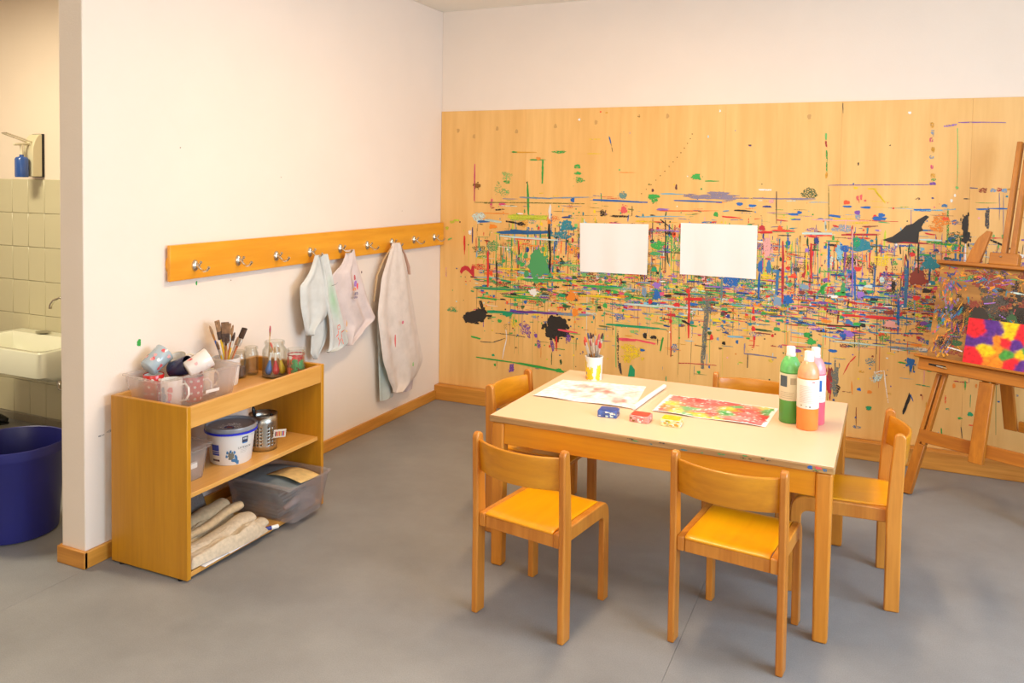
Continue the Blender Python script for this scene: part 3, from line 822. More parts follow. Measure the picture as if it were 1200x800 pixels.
# ================================================================ COAT RACK
rk = thing('coat_rack', 'long beech coat rail with nine metal hooks on the white wall', 'coat rack', (.0, -1.196, 1.056))
MB().box(.015, .03, -1.191, 1.191, 0, .152).build('board', M['rack'], rk, bevel=.002)
for yy in (-1.16, .0, 1.16):
    MB().prism([(yy+.028*math.cos(2*PI*k/16), .07+.04*math.sin(2*PI*k/16)) for k in range(16)], .0, .0152, 'x').build('spacer', M['rack'], rk)
hk = None
for k in range(9):
    if hk is None:
        d = MB().lathe([(0, .012), (.006, .0115), (.010, .009), (.0125, .004), (.013, 0)], 18)
        d.xf(Matrix.Rotation(R(90), 4, 'Y')); d.v = [(x, y, z*1.5) for x, y, z in d.v]
        d.tube([(.008, 0, 0), (.02, 0, -.004), (.030, 0, -.012), (.044, 0, -.016), (.058, 0, -.012), (.066, 0, -.002)], [.005, .0045, .004, .004, .0042, .0048], 10)
        d.tube([(.018, 0, -.004), (.024, 0, .006), (.030, 0, .013)], [.004, .0038, .0048], 10)
        hk = d.build('hook', M['chrome'], rk, smooth=50); o = hk
    else:
        o = hk.copy(); COL.objects.link(o)
    o.location = (.03, -1.055+.264*k, .057); o.scale = (1.25, 1.35, 1.35)

# ================================================================ GARMENTS
def smooth_rows(rows, n):
    m = len(rows); out = []
    for i in range(n+1):
        t = i/n*(m-1); k = min(int(t), m-2); f = t-k
        p0, p1, p2, p3 = rows[max(k-1, 0)], rows[k], rows[k+1], rows[min(k+2, m-1)]
        out.append(tuple(.5*(2*p1[j]+(p2[j]-p0[j])*f+(2*p0[j]-5*p1[j]+4*p2[j]-p3[j])*f*f+(3*p1[j]-p0[j]-3*p2[j]+p3[j])*f**3) for j in range(3)))
    return out
def drape(rows, x0, depth, folds, amp, ph=0, n=36, nu=28, lean=0, colfn=None):
    rs = smooth_rows(rows, n)
    m = MB(); vs = []; cs = []
    for j, (z, yl, yr) in enumerate(rs):
        t = j/n
        for i in range(2*nu):
            fr = i < nu+1; u = i/nu if fr else (2*nu-i)/nu
            w = amp*(.3+.7*t)*(math.sin(folds*u*2*PI+ph+1.5*t)+.5*math.sin(folds*1.7*u*2*PI+2*ph-2*t))
            e = math.sin(PI*u)**.5 if 0 < u < 1 else 0
            x = x0+lean*t+w*min(1, e+.3)+(depth if fr else -.25*depth)*e
            vs.append((max(.033 if z > 1.04 else .004, x), yl+(yr-yl)*u, z+.004*math.sin(folds*u*9+ph)*(1 if j in (n,) else 0)))
            cs.append(colfn(u, t) if colfn else (1, 1, 1, 1))
    k = 2*nu
    fs = [(j*k+i, j*k+(i+1) % k, (j+1)*k+(i+1) % k, (j+1)*k+i) for j in range(n) for i in range(k)]
    fs += [tuple(range(k)), tuple(n*k+i for i in range(k))]
    return m.add(vs, fs, cs)
def cloth(name, col, bump=.4):
    m, nt, b = _new(name); c = lin(col)
    at = nt.nodes.new('ShaderNodeVertexColor'); at.layer_name = 'Col'
    mx = nt.nodes.new('ShaderNodeMixRGB'); mx.blend_type = 'MULTIPLY'; mx.inputs[0].default_value = 1; mx.inputs[2].default_value = c
    tc = nt.nodes.new('ShaderNodeTexCoord'); n = nt.nodes.new('ShaderNodeTexNoise'); n.inputs['Scale'].default_value = 14; n.inputs['Detail'].default_value = 6
    r = nt.nodes.new('ShaderNodeValToRGB'); r.color_ramp.elements[0].position = .25; r.color_ramp.elements[1].position = .6
    r.color_ramp.elements[0].color = (.86, .85, .84, 1); r.color_ramp.elements[1].color = (1, 1, 1, 1)
    nt.links.new(tc.outputs['Object'], n.inputs['Vector']); nt.links.new(n.outputs['Fac'], r.inputs['Fac'])
    m2 = nt.nodes.new('ShaderNodeMixRGB'); m2.blend_type = 'MULTIPLY'; m2.inputs[0].default_value = 1
    nt.links.new(at.outputs['Color'], mx.inputs[1]); nt.links.new(mx.outputs[0], m2.inputs[1]); nt.links.new(r.outputs[0], m2.inputs[2]); nt.links.new(m2.outputs[0], b.inputs['Base Color'])
    b.inputs['Roughness'].default_value = .95; b.inputs['Specular IOR Level'].default_value = .1
    bp = nt.nodes.new('ShaderNodeBump'); bp.inputs['Strength'].default_value = bump; bp.inputs['Distance'].default_value = .004
    n3 = nt.nodes.new('ShaderNodeTexNoise'); n3.inputs['Scale'].default_value = 30; n3.inputs['Detail'].default_value = 3
    nt.links.new(tc.outputs['Object'], n3.inputs['Vector']); nt.links.new(n3.outputs['Fac'], bp.inputs['Height']); nt.links.new(bp.outputs['Normal'], b.inputs['Normal'])
    return m
C1, C2, C3 = cloth('grey white jersey', '#d6d6d1'), cloth('pinkish jersey', '#e0cec8'), cloth('cream cotton', '#e6d6ca')
def stain(sx, st, r, c):
    def f(u, t):
        d = math.hypot((u-sx)*.5, t-st)/r
        k = max(0, 1-d)**1.3
        return tuple(1+(x-1)*k for x in c)+(1,)
    return f
g1 = thing('sleeveless_smock', 'grey-white sleeveless shirt with green stain hanging on the fourth hook', 'smock', (0, 0, 0))
drape([(1.099,-1.479,-1.407),(1.058,-1.499,-1.393),(1.016,-1.525,-1.377),(.98,-1.563,-1.366),(.952,-1.596,-1.356),(.91,-1.597,-1.347),(.851,-1.592,-1.338),(.8,-1.579,-1.347),(.754,-1.566,-1.402),(.717,-1.555,-1.477),(.692,-1.536,-1.503)], .078, .016, 1.4, .011, .4).build('back_panel', C1, g1, smooth=80)
drape([(.805,-1.458,-1.335),(.738,-1.46,-1.334),(.671,-1.468,-1.333),(.621,-1.47,-1.354),(.583,-1.472,-1.388),(.55,-1.443,-1.42)], .05, .012, 1.6, .005, 2).build('shirt_tail', C1, g1, smooth=80)
drape([(1.102,-1.46,-1.396),(1.054,-1.446,-1.379),(1.01,-1.432,-1.364),(.923,-1.414,-1.331),(.835,-1.404,-1.291),(.744,-1.375,-1.251),(.653,-1.368,-1.212),(.604,-1.374,-1.191),(.59,-1.38,-1.21),(.58,-1.392,-1.353)], .092, .018, 1.5, .010, 1, colfn=stain(.45, .42, .2, (.55, .85, .55))).build('front_panel', C1, g1, smooth=80)
pr = Paint(lambda u, v, h: (.126+h, u, v), (-2, 0), (0, 2))
for y0, z0, y1, z1 in ((-1.345,.715,-1.325,.72),(-1.325,.72,-1.318,.70),(-1.318,.70,-1.34,.695),(-1.34,.695,-1.345,.715),(-1.335,.69,-1.34,.655),(-1.34,.655,-1.325,.63),(-1.325,.63,-1.305,.645),(-1.305,.645,-1.31,.675),(-1.31,.675,-1.28,.685),(-1.325,.63,-1.335,.605),(-1.305,.645,-1.29,.61),(-1.34,.67,-1.36,.655)):
    pr.strip(y0, z0, y1, z1, .005, PX['vermil'])
pr.strip(-1.262, .70, -1.262, .735, .01, PX['ochre']); pr.strip(-1.27, .68, -1.255, .67, .005, PX['yellow']); pr.strip(-1.40, .935, -1.36, .94, .003, PX['dgrey']); pr.strip(-1.36, .94, -1.345, .948, .003, PX['vgrey'])
pr.done(g1, 'drawing')
g2 = thing('pinkish_smock', 'pale pink sleeveless shirt with small printed figure, middle of the hanging garments', 'smock')
drape([(1.105,-1.199,-1.12),(1.076,-1.202,-1.112),(1.032,-1.235,-1.092),(.999,-1.289,-1.076),(.972,-1.317,-1.06),(.899,-1.305,-1.024),(.805,-1.27,-.977),(.726,-1.232,-.924),(.688,-1.22,-.905),(.657,-1.209,-.992),(.619,-1.199,-1.071),(.581,-1.191,-1.16)], .07, .018, 1.9, .013, 2.2, colfn=stain(.5, .62, .12, (.8, .8, .8))).build('body', C2, g2, smooth=80)
pr = Paint(lambda u, v, h: (.116+h, u, v), (-2, 0), (0, 2))
for y, z, w, h, c, a in ((-1.175,.955,.018,.03,'crimson',.8),(-1.168,.92,.03,.035,'violet',.7),(-1.150,.905,.018,.04,'pinkred',.9),(-1.175,.89,.03,.02,'orange',.6),(-1.16,.865,.045,.02,'vgrey',.6),(-1.165,.845,.04,.015,'vgrey',.6),(-1.11,.979,.012,.014,'brownp',.8)):
    pr.blob(y, z, w, h, PX[c], a, False)
pr.done(g2, 'drawing')
g3 = thing('long_smock', 'long cream painting smock with red spots hanging nearest the corner', 'smock')
drape([(1.115,-.739,-.669),(1.081,-.756,-.642),(1.026,-.788,-.61),(.918,-.849,-.547),(.835,-.867,-.516),(.712,-.889,-.476),(.57,-.863,-.431),(.423,-.828,-.378),(.347,-.788,-.35),(.291,-.762,-.384),(.239,-.726,-.461),(.202,-.71,-.628)], .078, .024, 1.6, .014, .9).build('body', C3, g3, smooth=80)
drape([(.714,-.838,-.587),(.579,-.832,-.611),(.442,-.818,-.622),(.305,-.809,-.633),(.168,-.797,-.646)], .04, .012, 1.2, .005, 2, colfn=stain(.2, .7, .5, (.66, .78, .74))).build('lining', C1, g3, smooth=80)
drape([(.329,-.59,-.399),(.198,-.548,-.419),(.162,-.534,-.424)], .04, .01, 1, .004, 2, colfn=lambda u, t: (.78, .74, .82, 1)).build('hem_flap', C3, g3, smooth=80)
MB().tube([(.085,-.665,1.108),(.09,-.61,1.04),(.09,-.565,.96),(.088,-.548,.91)], [.006,.009,.013,.010], 8, .35).build('strap', plain('rosy strap', '#c9a08c', .9), g3, smooth=60)
MB().tube([(.085,-.735,1.108),(.06,-.80,1.02),(.05,-.855,.93),(.05,-.885,.78)], [.006,.009,.01,.006], 8, .35).build('strap', plain('tan strap', '#cfae84', .9), g3, smooth=60)
pr = Paint(lambda u, v, h: (.132+h, u, v), (-2, 0), (0, 2))
pr.strip(-.779, .575, -.775, .50, .016, PX['redpink']); pr.blob(-.693, .636, .024, .02, PX['pink'], .8, False); pr.blob(-.568, .356, .014, .028, PX['lgreen'], 1, False)
pr.done(g3, 'paint_spots')

# ================================================================ CHILDREN'S CHAIRS
def make_chair(label):
    t = thing('child_chair', label, 'chair', group='chairs around the table')
    def leg_profile():
        p = [(-.178, .308), (-.178, .356), (.13, .360)]
        for k in range(1, 7):
            a = R(90-15*k); p.append((.141+.046*math.cos(a)-.006, .314+.046*math.sin(a)))
        p += [(.183, .30), (.186, .0), (.146, .0), (.145, .28)]
        for k in range(1, 6):
            a = R(18*k); p.append((.12+.025*math.cos(a), .285+.023*math.sin(a)))
        return p
    for s in (-1, 1):
        MB().prism(leg_profile(), s*.136, s*.16, 'x').build('front_leg', M['chair'], t, bevel=.004)
        m = MB(); prof = [(-.186, 0, .05), (-.186, .12, .05), (-.185, .36, .05), (-.189, .5, .046), (-.192, .61, .038)]
        pol = [(y, z) for y, z, d in prof]
        for k in range(0, 9):
            a = PI-PI*k/8; pol.append((-.173+.019*math.cos(a), .615+.019*math.sin(a)))
        pol += [(y+d, z) for y, z, d in reversed(prof)]
        m.prism(pol, s*.16, s*.183, 'x').build('rear_leg', M['chair'], t, bevel=.005)
    MB().box(-.1355, .1355, -.172, -.150, .306, .348).build('rear_rail', M['chair'], t, bevel=.003)
    MB().box(-.1355, .1355, .13, .150, .306, .345).build('front_rail', M['chair'], t, bevel=.003)
    def sf(u, v):
        x = -.135+.27*u; y = -.176+.346*v
        e = max(0, (v-.86)/.14); r = max(0, (.1-v)/.1)
        return (x, y, .358-.009*math.sin(PI*u)*min(1, math.sin(PI*min(1, v*1.05)))-.022*e*e-.006*r*r)
    MB().grid(sf, 14, 18).build('seat', M['seat'], t, smooth=60, solid=.009, bevel=.003)
    def bf(u, v):
        x = -.165+.33*u; c = 1-(2*u-1)**2
        return (x, -.166-.05*c-.012*(v-.5), .498+.111*v)
    MB().grid(bf, 24, 4).build('backrest', M['chairx'], t, smooth=60, solid=.011, bevel=.004)
    return t
CH = [('beech child chair with orange seat in front of the table, nearest the shelf unit', (1.676, -2.257), -9.5),
      ('beech child chair with orange seat in front of the table, right of the two nearest', (2.327, -2.131), -6.9),
      ('beech child chair pushed under the right end of the table, beside the easel', (2.62, -1.591), 94.3),
      ('beech child chair at the left end of the table, half hidden by it', (1.424, -1.636), -95.3),
      ('beech child chair behind the table, only its backrest showing', (2.23, -1.27), 180)]
ch0 = make_chair(CH[0][0])
for i, (lb, (x, y), a) in enumerate(CH):
    o = ch0 if i == 0 else copy_tree(ch0)
    o['label'] = lb; o.location = (x, y, 0); o.rotation_euler = (0, 0, R(a))

# ================================================================ TABLE
TW, TD, TH = 1.2433, .8672, .5914
tb = thing('painting_table', 'rectangular beech table with cream laminate top in the middle of the room', 'table', (1.3652, -2.0695, 0), -.0188)
tt = MB().box(0, TW, 0, TD, TH-.026, TH-.002).build('tabletop', M['edge'], tb, bevel=.004)
MB().box(.003, TW-.003, .003, TD-.003, TH-.002, TH).build('laminate', M['lam'], tt, bevel=.001, seg=1)
for x in (.006, TW-.058):
    for y in (.006, TD-.058):
        m = MB(); a = .052; i = .002
        m.hull([(x+i, y+i, .0), (x+a-i-.001, y+i, .0), (x+a-i-.001, y+a-i, .0), (x+i, y+a-i, .0)], [(x, y, TH-.0265), (x+a, y, TH-.0265), (x+a, y+a, TH-.0265), (x, y+a, TH-.0265)])
        m.build('leg', M['tleg'], tb, bevel=.008, seg=3)
for x0, x1, y0, y1 in ((.0585, TW-.0585, .014, .036), (.0585, TW-.0585, TD-.036, TD-.014)):
    MB().box(x0, x1, y0, y1, TH-.110, TH-.0265).build('apron', M['apron'], tb, bevel=.002)
for x0 in (.014, TW-.036):
    MB().box(x0, x0+.022, .0585, TD-.0585, TH-.110, TH-.0265).build('apron', M['tleg'], tb, bevel=.002)
ps = Paint(lambda u, v, h: (u, -h, v), (0, 0), (TW, TH), h0=.0006)
for i in range(16):
    x = random.uniform(.5, 1.2); ps.blob(x, TH-.014+random.uniform(-.008, .008), random.uniform(.006, .03), .005, PX[random.choice(['dgrey', 'mgreen', 'olive', 'dgreen', 'teal'])], .6, False)
ps.blob(TW-.075, TH-.012, .016, .012, PX['blue'], 1, False); ps.blob(TW-.05, TH-.010, .022, .01, PX['redpink'], 1, False); ps.blob(TW-.03, TH-.014, .014, .01, PX['steel'], .8, False)
ps.done(tt, 'paint_stains')

# ================================================================ SHELF UNIT
sh = thing('shelf_unit', 'low open beech shelf unit against the white wall', 'shelf', (0, 0, 0))
X0, X1, Y0, Y1, SH = .0443, .4369, -2.6931, -1.8749, .6527
for y in (Y0, Y1-.02):
    MB().box(X0, X1, y, y+.02, .006, SH).build('side_panel', M['shelf'], sh, bevel=.002)
    for x in (X0+.05, X1-.04):
        MB().lathe([(.012, 0), (.012, .006)], 14, (x, y+.01, 0)).build('foot', M['black'], sh)
ya, yb = Y0+.0201, Y1-.0201
MB().box(X1-.020, X1-.002, ya, yb, .57, SH-.003).build('front_rail', M['shelfh'], sh, bevel=.002)
MB().box(X0, X0+.016, ya, yb, .57, SH).build('back_rail', M['shelfh'], sh, bevel=.002)
MB().box(X0+.0165, X1-.0205, ya, yb, .570, .588).build('top_board', M['shelfh'], sh, bevel=.001)
MB().box(X0, X1-.018, ya, yb, .302, .320).build('middle_shelf', M['shelfh'], sh, bevel=.002)
MB().box(X0, X1-.004, ya, yb, .012, .032).build('bottom_shelf', M['shelfh'], sh, bevel=.002)

# ================================================================ THINGS ON THE TABLE
Z = TH
def brush(label, group, base, top, hcol, fcol, bcol, hr=.003, wide=1.0, fl=.03, bl=.022, loc=None):
    """a paint brush from its handle end (base) to its bristle tip (top)"""
    b, t = Vector(base), Vector(top); d = (t-b); L = d.length; d.normalize()
    e = thing('paint_brush', label, 'paint brush', tuple(b), group=group)
    q = d.to_track_quat('Z', 'Y'); e.rotation_mode = 'QUATERNION'; e.rotation_quaternion = q
    hl = L-fl-bl
    MB().lathe([(hr*.5, 0), (hr*.8, .006), (hr*1.15, hl*.55), (hr*.95, hl)], 8).build('handle', hcol, e)
    MB().lathe([(hr*.97, hl), (hr*1.1, hl+fl*.4), (hr*1.05*wide, hl+fl)], 8).build('ferrule', fcol, e)
    MB().lathe([(hr*1.0*wide, hl+fl-.0005), (hr*1.2*wide, hl+fl+bl*.4), (hr*.8*wide, hl+fl+bl*.85), (hr*.15, hl+fl+bl)], 8).build('bristles', bcol, e)
    return e
HW = [plain('brush handle wood', '#a8702c', .4), plain('brush handle brown', '#6b4520', .4), plain('brush handle ochre', '#d08a2a', .4), plain('brush handle grey', '#7d7a78', .4)]
FE = plain('ferrule', '#cfc8bc', .3, .6)
BR = {k: plain('bristle '+k, c, .8) for k, c in dict(red='#c8333a', dark='#4a2f2c', rose='#b85a62', green='#5f8a4a', orange='#e0584a', ochre='#c89040', blue='#44506e', tan='#b9905a').items()}
cup = thing('brush_cup', 'white paper cup with painted yellow leaves holding brushes on the table', 'cup', (1.545, -1.325, Z))
MB().lathe([(.036, .0), (.040, .10), (.0415, .104), (.0425, .106), (.0405, .107), (.0385, .10), (.0345, .004), (0, .004)], 36, cap=True).build('cup_wall', M['white'], cup, smooth=50)
lf = Paint(lambda a, v, h: ((.0362+.0405*v+h)*math.cos(a), (.0362+.0405*v+h)*math.sin(a), v), (-4, 0), (4, .1), h0=.0006, step=2e-6)
for a, v, w, h, c in ((-2.5, .055, .5, .07, 'yellow'), (-2.25, .035, .9, .05, 'yellow'), (-1.75, .03, .6, .045, 'yellow'), (-2.5, .008, .8, .02, 'ochre'), (-1.75, .012, .9, .02, 'yellow'), (-.75, .035, .5, .06, 'ygreen'), (-.55, .05, .35, .05, 'yellow'), (-.7, .015, .6, .03, 'yellow'), (-1.5, .05, .3, .02, 'ygreen'), (-2.3, .03, .25, .014, 'vgrey'), (-2.6, .07, .2, .03, 'ygreen')):
    lf.blob(a, v, w, h, PX[c], 1)
lf.done(cup, 'leaf_pattern')
bk = ['red', 'dark', 'green', 'red', 'ochre', 'dark', 'rose', 'red', 'blue', 'orange', 'rose', 'dark', 'tan', 'orange', 'red', 'rose']
CUPB = []
for i in range(16):
    a = 2*PI*i/16+.2; rr = .010+.016*(i % 3)/2; sp = .055*(.45+.55*((i*7) % 5)/4)
    L = .165+.045*((i*5) % 7)/6
    bx, by = 1.545+rr*math.cos(a+2.6)*.9, -1.325+rr*math.sin(a+2.6)*.9
    tip = (1.545+sp*math.cos(a), -1.325+sp*math.sin(a), Z+L+.01)
    CUPB.append((brush('paint brush', 'paint brushes in the leaf-patterned cup', (bx, by, Z+.006), tip, HW[i % 4], FE, BR[bk[i]], .0036, 1.3, .055, .028), bk[i], tip))

def rank_labels(prefix, items, tail):
    # items: (empty, colour word, tip position); unique label by colour, then by place from the left
    rt = Vector((0.90845521, 0.4177583, 0.01367982)); by = {}
    for e, c, tip in items: by.setdefault(c, []).append((Vector(tip).dot(rt), e))
    names = ['leftmost', 'second from left', 'third from left', 'fourth from left', 'fifth from left', 'sixth from left']
    for c, L in by.items():
        L.sort(key=lambda q: q[0])
        for k, (_, e) in enumerate(L):
            e['label'] = (prefix % c)+' '+tail if len(L) == 1 else (prefix % c)+' '+tail+', '+names[k]+' of its colour'
rank_labels('%s-tipped paint brush', CUPB, 'in the leaf-patterned cup')

# vertex-painted sheets
from mathutils import noise as mnoise
def fbm(x, y, s=0):
    return 1.6*sum(mnoise.noise((x*f+s*7.3, y*f-s*3.1, s*1.7+k))/(k+1) for k, f in enumerate((4, 9, 18, 37)))
def painted(name, corners, z0, cells, label, cat, nu=90, nv=60, margin=.03, base=(.94, .91, .88), soft=26, wob=.035, wavy=.003, parent=None, wash=0):
    (ax, ay), (bx, by), (cx, cy), (dx, dy) = corners
    def fn(u, v):
        x = (ax*(1-u)+bx*u)*(1-v)+(dx*(1-u)+cx*u)*v; y = (ay*(1-u)+by*u)*(1-v)+(dy*(1-u)+cy*u)*v
        return (x, y, z0+.0012+wavy*(.5+.5*math.sin(u*9+v*4))*(u*(1-u)+v*(1-v))*1.6+wavy*.7*abs(math.sin(5*u+1))*(v < .02))
    def cf(u, v):
        uu = u+wob*fbm(u, v, 1); vv = v+wob*fbm(v, u, 4)
        tot = 0; c = [0, 0, 0]
        for (pu, pv, col) in cells:
            w = math.exp(-soft*math.hypot((uu-pu)*1.4, vv-pv)); tot += w
            for k in range(3): c[k] += w*col[k]
        c = [x/tot for x in c]
        e = min(u, 1-u, v, 1-v)+.014*fbm(u*3, v*3, 2)
        k = 0 if e > margin or margin < 0 else 1
        wv = wash*max(0, .5+.5*fbm(u*1.4, v*1.4, 7))+(.75 if wash and fbm(u*6, v*5, 9) > .75 else 0)
        g = 1+.22*fbm(u*5, v*4, 3); c = [min(1, q*g) for q in c]
        k = max(k, min(.8, wv))
        return tuple(c[i]*(1-k)+base[i]*k for i in range(3))+(1,)
    m = MB().grid(fn, nu, nv, cf)
    return tag(m.build(name, vcol(name+' paint', .75), parent, smooth=0, solid=.0005), label, cat)
rd, gn, yl, og, wt, lr = PX['red'], PX['green'], PX['yellow'], PX['orange'], PX['white'], lin('#e2685c')[:3]
cells = [(.08,.25,og),(.2,.15,yl),(.3,.35,gn),(.12,.5,yl),(.05,.1,lr),(.35,.8,rd),(.2,.75,lr),(.45,.55,lr),(.5,.25,rd),(.42,.12,yl),(.55,.9,rd),(.62,.6,yl),(.66,.75,gn),(.6,.35,gn),(.7,.2,lr),(.78,.6,rd),(.85,.4,lr),(.9,.15,rd),(.93,.8,gn),(.88,.92,yl),(.98,.7,gn),(.8,.85,lr),(.58,.08,yl),(.3,.08,gn),(.95,.4,rd),(.75,.42,rd),(.27,.55,lr),(.38,.3,lr),(.15,.9,lr)]
painted('splashy_painting', ((1.92, -1.732), (2.353, -1.748), (2.369, -1.457), (1.925, -1.445)), Z, cells, 'sheet painted all over in red, green and yellow on the table', 'painting', wash=.22, wavy=.006, margin=.03, soft=36, wob=.05)
wc = (.94, .89, .85); cells = [(i/6+.08, j/4+.1, wc) for i in range(6) for j in range(4)]
pr_ = lin('#d98c80')[:3]; gy = lin('#c4b0a8')[:3]
cells += [(.52, .62, pr_), (.56, .6, pr_), (.63, .55, lin('#d97a6c')[:3]), (.3, .72, gy), (.36, .7, gy), (.27, .42, lin('#e0a89c')[:3]), (.75, .33, lin('#e0a89c')[:3]), (.83, .22, pr_), (.45, .3, lin('#e6bcb0')[:3]), (.9, .6, lin('#e6bcb0')[:3])]
pp = painted('faint_painting', ((1.41, -1.738), (1.845, -1.737), (1.80, -1.358), (1.427, -1.412)), Z, cells, 'white paper with faint red and grey dabs lying beside the brush cup', 'painting', soft=34, wavy=.006, margin=.0)
MB().tube([(1.850, -1.748, Z+.0105), (1.862, -1.55, Z+.0105), (1.878, -1.349, Z+.0105)], .010, 12, .9).build('rolled_edge', M['paper'], pp, smooth=60)
# square paint pots
def pot(label, x, y, col, messy, rz, px):
    t = thing('paint_pot', label, 'paint pot', (x, y, Z), rz, 'square paint pots')
    mm = plain('pot '+label[:6], px, .45, noise=.35, nscale=60)
    w = .037
    m = MB(); m.box(-w, w, -w*.82, w*.82, 0, .026); m.build('tray', mm, t, bevel=.002)
    MB().prism([(sx*(w-.010)+.006*math.cos(a), sy*(w*.82-.010)+.006*math.sin(a)) for sx, sy, a0 in ((1, 1, 0), (-1, 1, 90), (-1, -1, 180), (1, -1, 270)) for a in (R(a0), R(a0+45), R(a0+90))], .0262, .0285, 'z').build('paint_cake', plain('cake '+label[:6], col, .35, noise=.2, nscale=50), t)
    p = Paint(lambda u, v, h: (u, -w*.82-h, v), (-w+.003, .002), (w-.003, .024), h0=.0006)
    p2 = Paint(lambda u, v, h: (w+h, u, v), (-w*.8, .002), (w*.8, .024), h0=.0006)
    for i in range(14):
        for q in (p, p2): q.blob(random.uniform(-w, w), random.uniform(.004, .022), random.uniform(.004, .016), random.uniform(.003, .009), PX[random.choice(messy)], 1, False)
    p.done(t, 'smears'); p2.done(t, 'smears')
pot('small square pot of blue paint on the table', 1.783, -1.868, '#2a4a9c', ['white', 'navy', 'brown', 'blue', 'pcyan'], .06, '#4a64a8')
pot('small square pot of red paint on the table', 1.913, -1.876, '#e2442f', ['white', 'redpink', 'brown', 'lpink'], -.03, '#d9968c')
pot('small square pot of yellow paint on the table', 2.031, -1.874, '#f2c912', ['white', 'ygreen', 'ochre', 'pcyan'], .0, '#e2d9a0')
# paint bottles
def bottle(label, x, y, col, up, rz, logo):
    t = thing('paint_bottle', label, 'bottle', (x, y, Z), rz, 'paint bottles on the table')
    r = .0385
    full = [(r-.004, 0), (r, .004), (r, .105)]
    MB().lathe(full+[(r, .195)], 36).build('body', plain('body '+label[:9], col, .35, coat=.2), t, smooth=50)
    MB().lathe([(r, .195), (r*.985, .21), (r*.9, .225), (r*.62, .246), (r*.42, .254), (.013, .256)], 36, cap=False).build('shoulder', plain('shoulder '+label[:9], up, .3, noise=.18, nscale=40, coat=.2), t, smooth=60)
    MB().lathe([(.016, .252), (.0175, .254), (.0175, .262), (.016, .264), (.016, .288), (.0145, .29), (0, .29)], 28).build('cap', M['white'], t, smooth=40)
    lo, hi = (.088, .19) if logo != 'orange' else (.082, .19)
    m = MB(); n = 40
    m.lathe([(r+.0004, lo), (r+.0008, lo+.001), (r+.0008, hi-.001), (r+.0004, hi)], 44, cap=False)
    lb = m.build('label', plain('label '+label[:9], '#efe6d8' if logo != 'green' else '#e2d8b8', .6), t, smooth=60)
    p = Paint(lambda a, v, h: ((r+.0009+h)*math.cos(a), (r+.0009+h)*math.sin(a), v), (-7, lo), (7, hi), h0=.0003, step=2e-6)
    def rect(a0, a1, v0, v1, c):
        k = 6
        for i in range(k):
            b0, b1 = a0+(a1-a0)*i/k, a0+(a1-a0)*(i+1)/k; p.poly([(b0, v0), (b1, v0), (b1, v1), (b0, v1)], c, 1)
    a0 = -PI/2
    if logo == 'orange':
        for k in range(13):
            rect(a0-.75, a0+.72-random.uniform(0, .25), .165-.005*k, .1662-.005*k, lin('#c9b8aa')[:3])
        rect(a0+.42, a0+.72, .180, .1835, PX['redpink']); rect(a0+.2, a0+.34, .088, .092, PX['dgrey']); rect(a0-.6, a0-.45, .092, .095, PX['olive']); rect(a0-.1, a0, .089, .092, PX['vgrey'])
    elif logo == 'green':
        rect(a0-1.0, a0-.2, .14, .182, lin('#4f5e68')[:3]); rect(a0+.1, a0+.7, .15, .175, lin('#b9ac90')[:3])
        for k in range(4): rect(a0-.9, a0+.6-random.uniform(0, .4), .118-.007*k, .1195-.007*k, lin('#b7a888')[:3])
    else:
        rect(a0+.35, a0+.75, .13, .172, PX['blue'])
        for k in range(4): rect(a0+.4, a0+1.1, .118-.007*k, .1195-.007*k, lin('#cbbcb8')[:3])
    p.done(lb, 'print')
bottle('bottle of green paint with white cap, left of the three', 2.425, -1.618, '#4f9e45', '#6cc470', 0, 'green')
bottle('bottle of orange paint with white cap in front of the other two', 2.494, -1.683, '#ff8c3c', '#f4a878', 0, 'orange')
bottle('bottle of pink paint with white cap, behind the orange one', 2.512, -1.596, '#ee6478', '#eca0a4', 0, 'pink')

# ================================================================ THINGS ON THE SHELF UNIT
def open_box(t, name, lx, ly, h, inset, mat, th=.003, rim=.008, lid=False):
    """tapered open plastic tub centred on the origin of t"""
    a, b = lx/2, ly/2; c, d = a-inset, b-inset
    m = MB()
    def ring(x, y, z, r=.02, n=5):
        out = []
        for sx, sy, a0 in ((1, 1, 0), (-1, 1, 90), (-1, -1, 180), (1, -1, 270)):
            for k in range(n+1):
                an = R(a0+90*k/n); out.append((sx*(x-r)+r*math.cos(an), sy*(y-r)+r*math.sin(an), z))
        return out
    rings = [ring(c, d, 0), ring(a, b, h-.006), ring(a+rim, b+rim, h-.006), ring(a+rim, b+rim, h), ring(a-th, b-th, h), ring(c-th, d-th, th)]
    n = len(rings[0])
    for r in rings: m.v += r
    for i in range(len(rings)-1):
        m.f += [(i*n+k, i*n+(k+1) % n, (i+1)*n+(k+1) % n, (i+1)*n+k) for k in range(n)]
    m.f += [tuple(range(n-1, -1, -1)), tuple((len(rings)-1)*n+k for k in range(n))]
    return m.build(name, mat, t, smooth=40)
TZ = .588
mb_ = thing('mug_box', 'frosted plastic tub full of mugs on top of the shelf unit', 'box', (.165, -2.445, TZ), R(-7.5))
open_box(mb_, 'tub', .225, .385, .13, .018, M['frost'])
MB().box(.1055, .1065, .02, .085, .055, .068).build('sticker', M['white'], mb_).rotation_euler = (0, R(8), 0)
